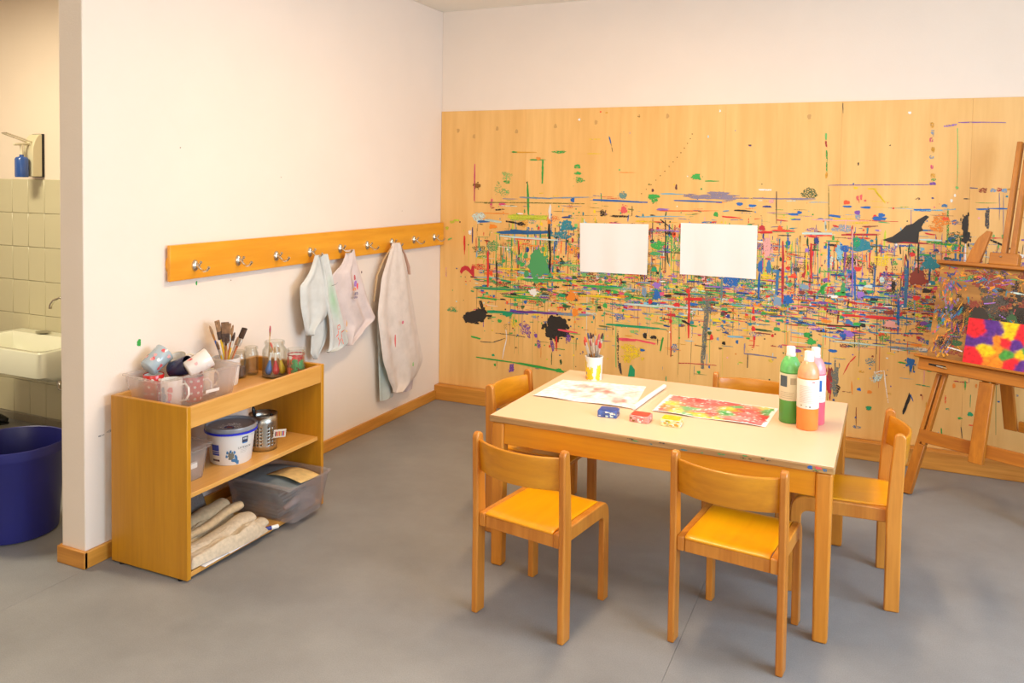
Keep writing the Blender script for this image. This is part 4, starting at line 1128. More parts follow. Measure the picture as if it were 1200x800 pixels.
def dots_on(parent, r0, r1, h, col):
    p = Paint(lambda a, v, hh: ((r0+(r1-r0)*v/h+hh)*math.cos(a), (r0+(r1-r0)*v/h+hh)*math.sin(a), v), (-9, 0), (9, h), h0=.0006, step=1e-6)
    for j in range(4):
        for i in range(9):
            a = 2*PI*(i+.5*(j % 2))/9; v = h*(.14+.24*j); w = .011
            p.poly([(a+w*.5/r0*math.cos(k*PI/4), v+w*.5*math.sin(k*PI/4)) for k in range(8)], col, 1)
    p.done(parent, 'pattern')
def mug(label, loc, rot, col, r=.04, h=.095, pat=None, inner='#f0ebe4', taper=.88):
    t = thing('mug', label, 'mug', loc, group='mugs in the plastic tub'); t.rotation_euler = rot
    r0 = r*taper
    b = MB().lathe([(r0*.9, 0), (r0, .004), (r, h), (r-.001, h+.0015), (r-.003, h), (r0-.003, .006), (0, .006)], 30).build('cup_wall', plain('glaze '+label[:14], col, .25, coat=.3), t, smooth=50)
    MB().lathe([(r-.0045, h-.001), (r0-.0035, .008), (0, .0075)], 24, cap=False).build('inside', plain('mug inside', inner, .3), t, smooth=50)
    m = MB(); pts = [(r*.93, 0, h*.80), (r+.014, 0, h*.86), (r+.027, 0, h*.70), (r+.028, 0, h*.45), (r+.016, 0, h*.24), (r0+.000, 0, h*.2)]
    m.tube(pts, .0045, 8).build('handle', plain('mug handle '+label[:14], inner if pat else col, .25), t, smooth=60)
    if pat == 'dots': dots_on(b, r0+.0003, r+.0003, h, PX['white'])
    if pat == 'bear' or pat == 'flower':
        p = Paint(lambda a, v, hh: ((r0+(r-r0)*v/h+hh)*math.cos(a), (r0+(r-r0)*v/h+hh)*math.sin(a), v), (-9, 0), (9, h), h0=.0008, step=2e-6)
        if pat == 'bear':
            for a, v, w, q, c in ((-2.0, .07, .5, .026, 'bluegrey'), (-1.95, .04, .62, .042, 'bluegrey'), (-2.0, .015, .55, .024, 'bluegrey'), (-1.25, .072, .5, .022, 'redpink'), (-1.3, .045, .4, .034, 'redpink'), (-1.45, .02, .5, .02, 'violet')):
                p.blob(a, v, w, q, PX[c], 1, False)
        else:
            for i in range(14): p.blob(random.uniform(-3, 3), random.uniform(.015, h-.01), .35, .014, PX[random.choice(['redpink', 'brownr', 'lpink', 'white'])], 1, False)
        p.done(b, 'pattern')
    return t
BZ = TZ+.0035
mug('red mug with white dots and red rim at the wall end of the tub', (.098, -2.535, BZ), (0, 0, R(-150)), '#cf2c26', .04, .115, 'dots')
mug('white mug with blue and red bear print in the tub', (.195, -2.535, BZ), (0, 0, R(20)), '#efe6e0', .042, .105, 'bear')
mug('red mug with white dots low in the middle of the tub', (.212, -2.44, BZ), (0, 0, R(45)), '#cf2c26', .041, .10, 'dots')
mug('pale blue flowered mug lying tilted on top of the pile', (.075, -2.545, BZ+.135), (R(50), R(25), R(150)), '#a9b6bc', .042, .095, 'flower')
mug('cream mug leaning against the wall at the back of the tub', (.072, -2.36, BZ+.075), (R(15), R(-20), R(60)), '#e0cdb0', .038, .09)
mug('navy mug on its side in the middle of the mug pile', (.120, -2.465, BZ+.118), (R(70), 0, R(100)), '#2c2a4a', .038, .085, inner='#2c2a4a')
mug('white mug with pink band lying on top of the mug pile', (.232, -2.49, BZ+.135), (R(62), R(-10), R(155)), '#eadfd6', .041, .095, 'flower')
mug('cream patterned mug at the brush-pot end of the tub', (.16, -2.325, BZ), (0, 0, R(80)), '#e8d8bc', .04, .095)
# brush pot
bp_ = thing('brush_pot', 'white pot crammed with worn brushes and spatulas behind the mug tub', 'pot', (.128, -2.168, TZ))
MB().lathe([(.05, 0), (.052, .004), (.062, .115), (.0645, .12), (.060, .12), (.0495, .006), (0, .006)], 32).build('pot_wall', M['white'], bp_, smooth=50)
tools = [(-.9, .10, .235, 'flat'), (-.55, .06, .22, 'brush'), (-.25, .075, .25, 'brush'), (-.1, .03, .215, 'brush'), (.1, .055, .26, 'flat'), (.35, .03, .27, 'flat'), (.75, .05, .24, 'brush'), (1.2, .05, .28, 'flat'), (1.9, .075, .265, 'brush'), (2.6, .06, .2, 'brush'), (3.4, .07, .22, 'brush'), (4.2, .08, .215, 'brush')]
gb = [plain('worn bristle a', '#7a5a40', .9, noise=.4, nscale=60), plain('worn bristle b', '#4d3a30', .9, noise=.5, nscale=60), plain('worn bristle c', '#a07a58', .9, noise=.4, nscale=60)]
hb = [plain('handle blue', '#2e55a0', .4), plain('handle yellow', '#e2b320', .4), plain('handle terracotta', '#c9784a', .4), plain('handle pale', '#c8a878', .5)]
WB, FB = [], []
hn = ('blue-handled', 'yellow-handled', 'terracotta-handled', 'pale-handled')
for i, (a, sp, L, k) in enumerate(tools):
    dx, dy = math.cos(a+2.2), math.sin(a+2.2)
    # keep the tool heads clear of the wall plane
    tip = (max(.03, .128+sp*dx*.8), -2.168+sp*dy, TZ+L)
    if k == 'brush':
        WB.append((brush('worn brush', 'worn brushes in the white pot', (.128-.02*dx, -2.168-.02*dy, TZ+.009), tip, hb[i % 4], FE if i % 2 else HW[0], gb[i % 3], .004, 1.3, .03, .04), hn[i % 4], tip))
    else:
        t = thing('flat_brush', 'wide flat paint-caked brush in the crowded white pot', 'paint brush', (.128-.02*dx, -2.168-.02*dy, TZ+.009), group='worn flat brushes in the white pot')
        d = Vector(tip)-Vector(t.location); q = d.to_track_quat('Z', 'Y'); t.rotation_mode = 'QUATERNION'; t.rotation_quaternion = q; L2 = d.length
        MB().box(-.006, .006, -.003, .003, 0, L2-.085).build('handle', hb[(i+2) % 4], t, bevel=.002)
        MB().box(-.017, .017, -.005, .005, L2-.085, L2-.05).build('ferrule', gb[1] if i % 2 else FE, t, bevel=.002)
        MB().box(-.0165, .0165, -.0045, .0045, L2-.0505, L2).build('bristles', gb[(i+1) % 3], t, bevel=.002)
        FB.append((t, hn[(i+2) % 4], tip))
rank_labels('worn %s round brush', WB, 'in the crowded white pot')
rank_labels('wide flat %s brush', FB, 'in the crowded white pot')
# jars
def jar(name, label, x, y, z, r, h, neck, mat, contents=None):
    t = thing(name, label, 'jar', (x, y, z))
    o = [(r*.85, 0), (r, .006), (r, h*.68), (r*.96, h*.76), (neck, h*.86), (neck, h*.9), (neck+.004, h*.91), (neck+.004, h*.985), (neck+.001, h)]
    i = [(neck-.002, h), (neck-.002, h*.86), (r*.93, h*.75), (r-.0025, h*.67), (r-.0025, .009), (0, .008)]
    MB().lathe(o+i, 32).build('glass_wall', mat, t, smooth=50)
    if contents:
        hh, col = contents
        MB().lathe([(0, .009), (r-.004, .0095), (r-.004, hh), (0, hh)], 24).build('contents', plain(name+' contents', col, .5, noise=.3, nscale=40), t)
    return t
jar('brush_water_jar', 'narrow glass jar with dark residue beside the mug tub', .1, -2.048, TZ, .028, .125, .022, M['glass'], (.05, '#6a4a3a'))
jar('empty_jar', 'small empty glass jar with a screw-top neck on the shelf unit', .1, -1.975, TZ, .033, .13, .026, M['glass'])
bj = jar('big_glass_jar', 'wide glass jar holding blue, red and yellow round-handled brushes', .222, -1.958, TZ, .056, .165, .042, M['glass'], (.012, '#8a6a4a'))
for k, (dx, dy, c, L) in enumerate(((-.012, -.030, '#2f6fc0', .13), (.022, -.016, '#d8262a', .21), (.034, .016, '#f0d418', .12))):
    t = thing('bulb_brush', ('blue', 'red', 'yellow')[k]+' bulb-handled stencil brush standing in the wide glass jar', 'paint brush', (.222+dx, -1.958+dy, TZ+.013), group='bulb brushes in the wide jar')
    t.rotation_euler = (R((-6, 0, 7)[k]), R((4, -3, -6)[k]), 0)
    MB().lathe([(0, 0), (.010, .003), (.0155, .014), (.016, .022), (.012, .036), (.006, .058), (.0045, .066), (0, .066)], 20).build('bulb_handle', plain('bulb '+c, c, .3, coat=.3), t, smooth=60)
    MB().lathe([(.0045, .064), (.005, .07), (.005, .1), (.0045, .102)], 12).build('ferrule', M['white'], t, smooth=50)
    MB().lathe([(.004, .1), (.0055, .108), (.004, .125), (.0, .13)], 12).build('bristles', BR['tan'], t)
brush('long thin brush sticking out of the wide glass jar', 'single brushes in jars', (.20, -1.975, TZ+.014), (.205, -1.968, TZ+.235), plain('pale stick', '#d9b98a', .5), HW[0], BR['rose'], .0026, 1.5, .02, .03)
brush('wooden stick brush leaning inside the wide glass jar', 'single brushes in jars', (.248, -1.935, TZ+.014), (.215, -1.98, TZ+.16), plain('tan stick', '#d0a050', .5), HW[2], BR['orange'], .003, 1.5, .02, .025)
jp = jar('paint_jar', 'glass jar smeared with red and green paint at the shelf corner', .335, -1.947, TZ, .042, .138, .040, M['glass'], (.06, '#8a5038'))
p = Paint(lambda a, v, h: ((.0418-.0035+h)*math.cos(a), (.0418-.0035+h)*math.sin(a), v), (-9, .01), (9, .125), h0=.0, step=1e-6)
for i in range(26):
    a = random.uniform(-3.1, 3.1); p.blob(a, random.uniform(.03, .095), random.uniform(.4, .9), random.uniform(.02, .05), PX['mgreen' if -1.2 < a < .2 else random.choice(['red', 'vermil', 'redpink'])], .9, False)
for i in range(14): p.blob(-PI+2*PI*i/14, .112, .5, .006, PX['crimson'], 1, False)
p.done(jp, 'paint_smears')

# middle shelf: small lidded box, bucket, cutlery holder
MZ = .320
sb = thing('small_lidded_box', 'small translucent lidded box on the middle shelf behind the side panel', 'box', (.225, -2.572, MZ))
open_box(sb, 'tub', .24, .175, .125, .014, M['frost'])
MB().box(-.13, .13, -.097, .097, .1255, .139).build('lid', M['frost'], sb, bevel=.006)
MB().box(.1095, .1105, -.05, .03, .05, .075).build('sticker', M['white'], sb)
MB().box(-.09, .09, -.07, .07, .004, .08).build('contents', plain('box contents', '#a38f86', .8, noise=.3, nscale=30), sb, bevel=.01)
bu = thing('paint_bucket', 'white paint bucket with grey lid and blue rim on the middle shelf', 'bucket', (.286, -2.305, MZ))
MB().lathe([(.078, 0), (.082, .004), (.096, .125), (.098, .13)], 48).build('pail', M['white'], bu, smooth=40)
lidm = plain('grey lid', '#8d8d92', .3, coat=.2)
ld = MB().lathe([(.1, .1365), (.104, .138), (.1055, .15), (.103, .156), (.099, .156), (.094, .147), (.0, .146)], 48).build('lid', lidm, bu, smooth=40)
MB().lathe([(.0985, .1275), (.1065, .129), (.1065, .1365), (.0985, .137)], 48, cap=False).build('blue_band', plain('blue band', '#2a35cc', .35), bu, smooth=40)
def bw(a, v, h): r = .082+.014*v/.125+h; return (r*math.cos(a), r*math.sin(a), v)
p = Paint(bw, (-7, .005), (7, .125), h0=.0005, step=1e-6)
A = math.atan2(-4.9+2.3, 2.7-.286)     # towards the viewer
def prect(a0, a1, v0, v1, c, n=6):
    for i in range(n):
        b0, b1 = a0+(a1-a0)*i/n, a0+(a1-a0)*(i+1)/n; p.poly([(b0, v0), (b1, v0), (b1, v1), (b0, v1)], c, 1)
bl_ = lin('#3f4fa8')[:3]
prect(A-.95, A-.55, .062, .088, bl_); prect(A-.95, A-.55, .053, .059, lin('#2f3f98')[:3]); prect(A-.95, A-.55, .043, .051, bl_); prect(A-.95, A-.55, .018, .026, lin('#5a4446')[:3])
prect(A+.48, A+.78, .092, .116, lin('#3a3f58')[:3]); prect(A+.52, A+.74, .104, .112, lin('#c9cbd2')[:3]); prect(A+.5, A+.76, .088, .092, lin('#4f86c4')[:3])
for k in range(3): prect(A+.42, A+.8-.05*k, .062-.006*k, .0632-.006*k, lin('#bdb4ae')[:3])
for da, v, w, q, c in ((.0, .040, .28, .030, 'ggrey'), (-.16, .056, .1, .014, 'steel'), (-.02, .060, .09, .014, 'steel'), (.15, .056, .1, .014, 'steel'), (-.2, .040, .1, .012, 'steel'), (.2, .038, .1, .016, 'steel'), (.1, .022, .2, .014, 'steel'), (.24, .024, .13, .034, 'steel'), (.3, .012, .13, .02, 'steel'), (.0, .042, .2, .022, 'ggrey'), (.06, .05, .08, .02, 'ggrey'), (-.08, .05, .08, .02, 'ggrey')):
    p.blob(A+da, v, w, q, PX[c], 1, False)
p.done(bu, 'printed_label')
def text_on(s, size, fn, parent, mat, name='lettering'):
    cu = bpy.data.curves.new('txt', 'FONT'); cu.body = s; cu.size = size; cu.resolution_u = 3
    to = bpy.data.objects.new('txt', cu); COL.objects.link(to); bpy.context.view_layer.update()
    me = to.to_mesh(); b = MB(); b.add([fn(v.co.x, v.co.y) for v in me.vertices], [tuple(q.vertices) for q in me.polygons])
    to.to_mesh_clear(); bpy.data.objects.remove(to); bpy.data.curves.remove(cu)
    return b.build(name, mat, parent, smooth=0, fix=False)
text_on('LATEXA 30', .0125, lambda x, y: bw(A+.30+x/.09, .068+y, .0008), bu, plain('print grey', '#6a6264', .6))
p = Paint(lambda u, v, h: (u, v, .1462+h), (-.09, -.09), (.09, .09), h0=.0004)
p.blob(.02, -.02, .1, .09, PX['white'], .5, False); p.blob(.02, -.03, .052, .034, PX['navy'], 1, False); p.blob(.02, -.03, .03, .018, PX['brownr'], 1, False)
p.done(ld, 'lid_sticker')
cn = thing('cutlery_holder', 'perforated steel cutlery holder on the middle shelf', 'holder', (.305, -2.130, MZ))
r_, h_, nh = .0605, .152, 24
m = MB()
# steel wall with real square perforations
zs = [0, .022]+[z for k in range(6) for z in (.026+.0145*k, .0325+.0145*k)]+[.118, h_]
seg = 72
for i in range(len(zs)-1):
    hole_row = i >= 2 and i % 2 == 0 and i < 14
    for k in range(seg):
        if hole_row and k % 3 == 0 and (k//3) % 4 != 1: continue
        a0, a1 = 2*PI*k/seg, 2*PI*(k+1)/seg
        m.add([(r_*math.cos(a0), r_*math.sin(a0), zs[i]), (r_*math.cos(a1), r_*math.sin(a1), zs[i]), (r_*math.cos(a1), r_*math.sin(a1), zs[i+1]), (r_*math.cos(a0), r_*math.sin(a0), zs[i+1])], [(0, 1, 2, 3)])
o = m.build('perforated_wall', M['steel'], cn, smooth=0, fix=False)
bm = bmesh.new(); bm.from_mesh(o.data); bmesh.ops.remove_doubles(bm, verts=bm.verts, dist=1e-5); bm.to_mesh(o.data); bm.free()
o.data.polygons.foreach_set('use_smooth', [True]*len(o.data.polygons))
sm = o.modifiers.new('solid', 'SOLIDIFY'); sm.thickness = .0012; sm.offset = -1
MB().lathe([(.0, .0005), (r_-.001, .0005), (r_-.001, .003), (0, .003)], 36).build('bottom', M['steel'], cn)
MB().lathe([(r_-.002, h_-.002), (r_+.001, h_-.001), (r_+.001, h_+.001), (r_-.002, h_+.001)], 48, cap=False).build('rim', M['steel'], cn)
for (dx, dy, tx, ty, L, lb) in ((-.01, -.012, -.035, -.025, .185, 'black-handled brush leaning out of the steel cutlery holder'), (.012, .01, .02, .03, .148, 'black-handled tool standing low in the steel cutlery holder')):
    brush(lb, 'tools in the cutlery holder', (.305+dx, -2.130+dy, MZ+.005), (.305+tx, -2.130+ty, MZ+L), M['dark'], M['black'], M['black'], .006, 1.2, .03, .03)
tgm = thing('picture_tag', 'small card tag with coloured pencils printed on it, hanging on the steel holder', 'tag', (.392, -2.128, MZ+.06), 0)
tgm.rotation_euler = (R(26), 0, R(48))
MB().box(-.026, .026, -.001, .001, -.002, .042).build('card', plain('card', '#eadfd2', .6), tgm, bevel=.0005)
for k, c in enumerate(('brownp', 'red', 'ochre', 'vermil', 'yellow', 'purple', 'red')):
    MB().box(-.020+.0058*k, -.016+.0058*k, -.0016, -.0011, .006, .033).build('printed_pencil', plain('tag '+c, PX[c], .6), tgm, smooth=0)

# bottom shelf
LZ = .032
cb = thing('storage_box', 'clear plastic storage box of papers sticking out of the bottom shelf', 'box', (.335, -2.066, LZ), R(2))
open_box(cb, 'tub', .37, .262, .165, .024, M['frost2'], rim=.007)
MB().box(.150, .168, -.05, .045, .035, .115).build('label_recess', M['frost2'], cb, bevel=.006)
pb = plain('blue grey papers', '#4f6670', .85, noise=.5, nscale=22)
m = MB()
for k in range(9):
    a = random.uniform(-.012, .012); m.box(-.16+a, .085+a, -.085+a, .085+a, .004+.0135*k, .0155+.0135*k)
m.build('paper_stack', pb, cb, bevel=.002)
MB().grid(lambda u, v: (-.17+.31*u, -.11+.225*v, .135+.02*math.sin(PI*u)*(.4+.6*v)), 12, 8).build('top_paper', plain('blue paper', '#7f8a90', .8, noise=.25, nscale=12), cb, smooth=60, solid=.001)
MB().grid(lambda u, v: (-.05+.20*u+.02*v, -.02+.115*v-.02*u, .152+.012*math.sin(PI*u)), 10, 6).build('cream_paper', plain('cream paper', '#d9b678', .8, noise=.2, nscale=25), cb, smooth=60, solid=.001)
MB().grid(lambda u, v: (.0+.155*u, .055+.05*v, .148+.01*math.sin(PI*u)-.01*v), 10, 4).build('green_paper', plain('green paper', '#5f7f70', .8, noise=.3, nscale=18), cb, smooth=60, solid=.001)
MB().tube([(.10, -.09, .05), (.125, -.03, .075), (.13, .03, .06), (.115, .08, .05)], [.012, .022, .024, .012], 10, .7).build('rolled_cloth', plain('grey cloth', '#8d8488', .9, noise=.2), cb, smooth=60)
def bundle(name, label, x0, x1, y0, y1, h, ridges, mat, skew=0, z0=LZ, seed=1):
    rr = random.Random(seed); ph = [rr.uniform(0, 6) for _ in range(4)]
    nu, nv = 30, 26
    def top(u, v):
        e = min(1, (min(u, 1-u)*7))**.5*min(1, (min(v*3, 1-v)*7))**.5
        hh = (1+.35*mnoise.noise((u*5+seed, v*4, 0))+.2*mnoise.noise((u*14, v*9+seed, 3)))*h*(.6+.4*abs(math.sin(ridges*PI*(u+.12*v+.04*math.sin(5*v+ph[0])))))*(.85+.15*math.sin(3*v+ph[1]))*e
        w = .5+(u-.5)*(1-.25*v*skew)
        return (x0+(x1-x0)*w+.012*math.sin(4*v+ph[2]), y0+(y1-y0)*(v-.12*v*abs(math.sin(3*u+ph[3]))), z0+.001+hh)
    m = MB().grid(top, nu, nv); n0 = len(m.v)
    m.grid(lambda u, v: (top(u, v)[0], top(u, v)[1], z0+.0005), nu, nv)
    w = nu+1
    for i in range(nu): m.f += [(i, i+1, n0+i+1, n0+i), (nv*w+i, nv*w+i+1, n0+nv*w+i+1, n0+nv*w+i)]
    for j in range(nv): m.f += [(j*w, (j+1)*w, n0+(j+1)*w, n0+j*w), (j*w+nu, (j+1)*w+nu, n0+(j+1)*w+nu, n0+j*w+nu)]
    return tag(m.build(name, mat, None, smooth=60), label, 'cloth', 'folded cloths on the bottom shelf')
linen = plain('linen', '#c9b08c', .95, noise=.12, nscale=70, bump=.4, bscale=180)
linen2 = plain('pale linen', '#cdbba2', .95, noise=.12, nscale=70, bump=.4, bscale=180)
felt = plain('dark felt', '#6f655f', .95, noise=.2, nscale=120, bump=.3)
bundle('folded_felt', 'dark grey-brown felt folded at the back of the bottom shelf', .062, .205, -2.665, -2.31, .20, .9, felt, seed=2)
fl_ = bundle('folded_linen', 'beige linen cloth folded in two ridges on the bottom shelf', .225, .325, -2.668, -2.27, .115, 2, linen, .5, seed=3)
fc_ = bundle('folded_canvas', 'pale creased canvas cloth at the front of the bottom shelf', .348, .448, -2.668, -2.235, .062, 1.6, linen2, -.6, z0=LZ+.0075, seed=5)
def fold(parent, a, b, r0, r1, flat, mat, seed):
    """one rounded ridge of folded cloth running from a to b"""
    a, b = Vector(a), Vector(b); n = 14; pts = []; rad = []
    for k in range(n+1):
        t = k/n; p = a.lerp(b, t)
        p.x += .008*mnoise.noise((t*3, seed, 0)); p.z += .008*mnoise.noise((t*3, seed, 5))
        pts.append(p); rad.append((r0+(r1-r0)*t)*(1+.22*mnoise.noise((t*5, seed, 9)))*min(1, .78+4*min(t, 1-t)))
    MB().tube(pts, rad, 14, flat).build('fold', mat, parent, smooth=70)
fold(fl_, (.236, -2.664, .090), (.256, -2.315, .135), .026, .042, .62, linen, 1)
fold(fl_, (.290, -2.664, .078), (.312, -2.275, .122), .016, .024, .8, linen, 2)
fold(fc_, (.356, -2.664, .062), (.372, -2.285, .088), .030, .046, .5, linen2, 3)
fold(fc_, (.396, -2.664, .058), (.420, -2.262, .066), .024, .040, .55, linen2, 4)
for k, (x0, x1, y0, y1, c) in enumerate(((.36, .452, -2.62, -2.42, '#f0eef0'), (.36, .462, -2.50, -2.33, '#eceaee'))):
    tag(MB().box(x0, x1, y0, y1, LZ+.0005+.0035*k, LZ+.0035+.0035*k).build('loose_paper', plain('loose paper %d' % k, c, .8), None, bevel=.0005), ('white papers under the canvas cloth nearest the side panel', 'white papers under the canvas cloth nearest the storage box')[k], 'paper')
mk = thing('marker_pen', 'blue and white marker pen beside the storage box on the bottom shelf', 'pen', (.448, -2.262, LZ+.009), 0)
mk.rotation_euler = (R(90), 0, R(150))
MB().lathe([(.0085, -.03), (.0085, .012)], 14).build('barrel', plain('marker blue', '#27358c', .4), mk, bevel=.001)
MB().lathe([(.0088, .012), (.0088, .04), (.007, .043)], 14).build('pen_cap', M['white'], mk, bevel=.001)

# ================================================================ EASEL
ez = thing('easel', 'wooden studio easel standing before the painted panel', 'easel', (2.879, -.495, 0), math.atan2(-.46072, .88755))
sl, cl = math.sin(R(15)), math.cos(R(15))
def EL(u, b, w=0): return Vector((u, b*sl-w*cl, b*cl+w*sl))
def ebar(p0, p1, wd, w0, w1, name, mat, bev=.003, zero=False):
    """bar between two points of the leaning plane, wd wide, from depth w0 to w1"""
    (u0, b0), (u1, b1) = p0, p1; L = math.hypot(u1-u0, b1-b0); nx, ny = -(b1-b0)/L*wd/2, (u1-u0)/L*wd/2
    q = [(u0+nx, b0+ny), (u0-nx, b0-ny), (u1-nx, b1-ny), (u1+nx, b1+ny)]
    if zero: q = [(q[0][0], .002+.0), (q[1][0], .002), q[2], q[3]]
    m = MB().hull([EL(a, b, w0) for a, b in q], [EL(a, b, w1) for a, b in q])
    if zero: m.v = [(x, y, max(z, .0)) for x, y, z in m.v]
    return m.build(name, mat, ez, bevel=bev)
for s in (0, 1):
    f = lambda u: u if s == 0 else .594-u
    for off in (-.0135, .0135):
        ebar((f(.035+off), .25), (f(.082+off), .60), .0185, -.016, .016, 'leg_slat', M['easel'])
    ebar((f(0), 0), (f(.0351), .2501), .046, -.016, .016, 'leg', M['easel'], zero=True)
    ebar((f(.0818), .5999), (f(.15), 1.10), .046, -.016, .016, 'leg_top', M['easel'])
ebar((.297, .225), (.297, .60), .062, .017, .045, 'mast', M['easel'])
for off in (-.0195, .0195):
    ebar((.297+off, .6005), (.297+off, 1.78), .023, -.016, .016, 'mast_slat', M['easel'])
ebar((.02, .29), (.575, .29), .062, -.014, .0165, 'crossbar', M['easelx'])
ebar((.06, 1.02), (.53, 1.02), .05, -.046, -.0165, 'upper_crossbar', M['easelx'])
def ebox(u0, u1, b0, b1, w0, w1, name, mat, bev=.003):
    return MB().hull([EL(u0, b0, w0), EL(u1, b0, w0), EL(u1, b1, w0), EL(u0, b1, w0)], [EL(u0, b0, w1), EL(u1, b0, w1), EL(u1, b1, w1), EL(u0, b1, w1)]).build(name, mat, ez, bevel=bev)
ty = ebox(-.015, .62, .605, .662, .0165, .055, 'tray_beam', M['easelx'])
ebox(-.03, .64, .662, .674, .0, .085, 'tray_ledge', M['easelx'])
ebox(.035, .115, .632, .641, .0551, .0556, 'tray_slot', M['dark'], 0)
ebox(-.0, .62, 1.140, 1.158, .0, .06, 'clamp_bar', M['easelx'])
ebox(.235, .36, 1.158, 1.215, .017, .058, 'clamp_block', M['easelx'])
MB().hull([EL(a, b, .02) for a, b in ((.187, 1.158), (.222, 1.32), (.2, 1.322), (.165, 1.282), (.143, 1.225), (.125, 1.158))], [EL(a, b, .042) for a, b in ((.187, 1.158), (.222, 1.32), (.2, 1.322), (.165, 1.282), (.143, 1.225), (.125, 1.158))]).build('clamp_fin', M['easel'], ez, bevel=.002)
MB().lathe([(.007, 0), (.008, .002), (.004, .005), (0, .005)], 12).build('screw', M['chrome'], ez).location = EL(.285, 1.195, .0581)
MB().hull([(.30, .325, .335), (.355, .325, .335), (.355, .35, .335), (.30, .35, .335)], [(.245, .27, .96), (.30, .27, .96), (.30, .295, .96), (.245, .295, .96)]).build('rear_strut', M['easel'], ez, bevel=.003)
MB().box(.36, .80, .328, .352, .335, .385).build('rear_crossbar', M['easelx'], ez, bevel=.003)
m = MB(); m.tube([EL(.45, 1.0, -.06), (.76, .42, .003)], .028, 4, .6); m.v = [(x, y, max(.001, z)) for x, y, z in m.v]; m.build('rear_leg', M['easel'], ez, bevel=.003)
# board resting on the tray
EZ = ez.matrix_basis
bd = thing('easel_board', 'paint-smeared wooden drawing board on the easel', 'board', tuple(ez.location), ez.rotation_euler.z)
boardm = wood('ochre board', '#b9823a', '#8a5a24', 'x', .5, 40, 8)
MB().hull([EL(.01, .675, .02), EL(.60, .675, .02), EL(.60, 1.139, .02), EL(.01, 1.139, .02)], [EL(.01, .675, .033), EL(.60, .675, .033), EL(.60, 1.139, .033), EL(.01, 1.139, .033)]).build('board', boardm, bd, bevel=.001)
p = Paint(lambda u, v, h: tuple(EL(u, v, .033+h)), (.012, .677), (.598, 1.137), step=1e-6)
dk = ['black', 'dgrey', 'dgreen', 'maroon', 'brown', 'black', 'dgrey']
mid = ['purple', 'crimson', 'steel', 'orange', 'mgreen', 'violet', 'ochre', 'navy', 'redpink', 'teal', 'olive', 'vgrey', 'maroon', 'ochre']
for i in range(110): p.blob(random.gauss(.34, .13), random.gauss(.93, .10), random.uniform(.03, .10), random.uniform(.02, .08), PX[random.choice(dk)], random.choice((.6, .75, 1)))
for i in range(30): p.blob(random.gauss(.12, .03), random.gauss(.83, .07), random.uniform(.02, .05), random.uniform(.02, .06), PX[random.choice(dk)], .6)
for i in range(300):
    if random.random() < .5: u, v, an = random.uniform(.02, .58), random.gauss(1.09, .035), random.gauss(0, .5)
    else: u, v, an = random.gauss(.07, .035), random.uniform(.69, 1.12), random.gauss(1.57, .5)
    L = random.uniform(.01, .05); p.brush(u-L/2*math.cos(an), v-L/2*math.sin(an), u+L/2*math.cos(an), v+L/2*math.sin(an), random.choice((.004, .008, .013)), PX[random.choice(mid)], random.choice((.8, .65, .55)))
for i in range(90):
    u, v = random.uniform(.03, .59), random.uniform(.69, 1.12); L = random.uniform(.01, .06); an = random.choice((0, 1.57))+random.gauss(0, .3)
    p.strip(u, v, u+L*math.cos(an), v+L*math.sin(an), random.choice((.003, .006)), PX[random.choice(mid)], random.choice((1, .6)))
p.strip(.34, 1.035, .42, 1.03, .008, PX['pcyan'], .8); p.strip(.10, .735, .17, .725, .008, PX['white'], .9); p.blob(.14, .76, .05, .03, PX['dgreen'], .9)
p.done(bd)
ip = lambda c: lin(c)[:3]
RD, PU, YE, OR, GR = ip('#e8202c'), ip('#5a2c86'), ip('#f4c810'), ip('#f28a1c'), ip('#4a9a3c')
cells = [(.1,.85,RD),(.2,.75,RD),(.12,.7,RD),(.33,.85,PU),(.42,.78,PU),(.34,.72,PU),(.58,.88,YE),(.62,.72,YE),(.54,.75,YE),(.78,.85,RD),(.82,.65,RD),(.72,.75,RD),(.08,.48,PU),(.2,.52,PU),(.3,.52,PU),(.28,.36,YE),(.36,.3,YE),(.42,.62,OR),(.45,.42,OR),(.45,.2,OR),(.38,.1,OR),(.5,.1,OR),(.1,.2,RD),(.22,.12,RD),(.05,.12,RD),(.58,.52,RD),(.55,.6,RD),(.68,.48,PU),(.72,.55,PU),(.6,.3,GR),(.55,.26,GR),(.68,.18,RD),(.62,.08,RD),(.76,.35,YE),(.83,.4,GR),(.82,.15,PU),(.9,.22,PU),(.92,.5,OR),(.95,.8,YE),(.95,.1,RD)]
def sheet_on_board():
    u0, u1, b0, b1 = .178, .488, .6765, .892
    m = MB(); pp_ = painted('easel_painting', ((0, 0), (1, 0), (1, 1), (0, 1)), 0, cells, 'colour-block painting in red, purple, yellow and orange leaning on the easel board', 'painting', soft=55, wob=.03, margin=-.004, wavy=0)
    for v in pp_.data.vertices:
        x, y = v.co.x, v.co.y; v.co = EL(u0+(u1-u0)*x, b0+(b1-b0)*y, .0375+.002*math.sin(4*x))
    pp_.location = ez.location; pp_.rotation_euler = ez.rotation_euler
sheet_on_board()
RZ = Matrix.Translation(ez.location) @ Matrix.Rotation(ez.rotation_euler.z, 4, 'Z')
brush('brush with silver ferrule stuck in the slot of the easel tray', None, RZ @ EL(.045, .637, .060), RZ @ EL(.125, .630, .062), M['dark'], FE, BR['tan'], .003, 1.2, .03, .02)

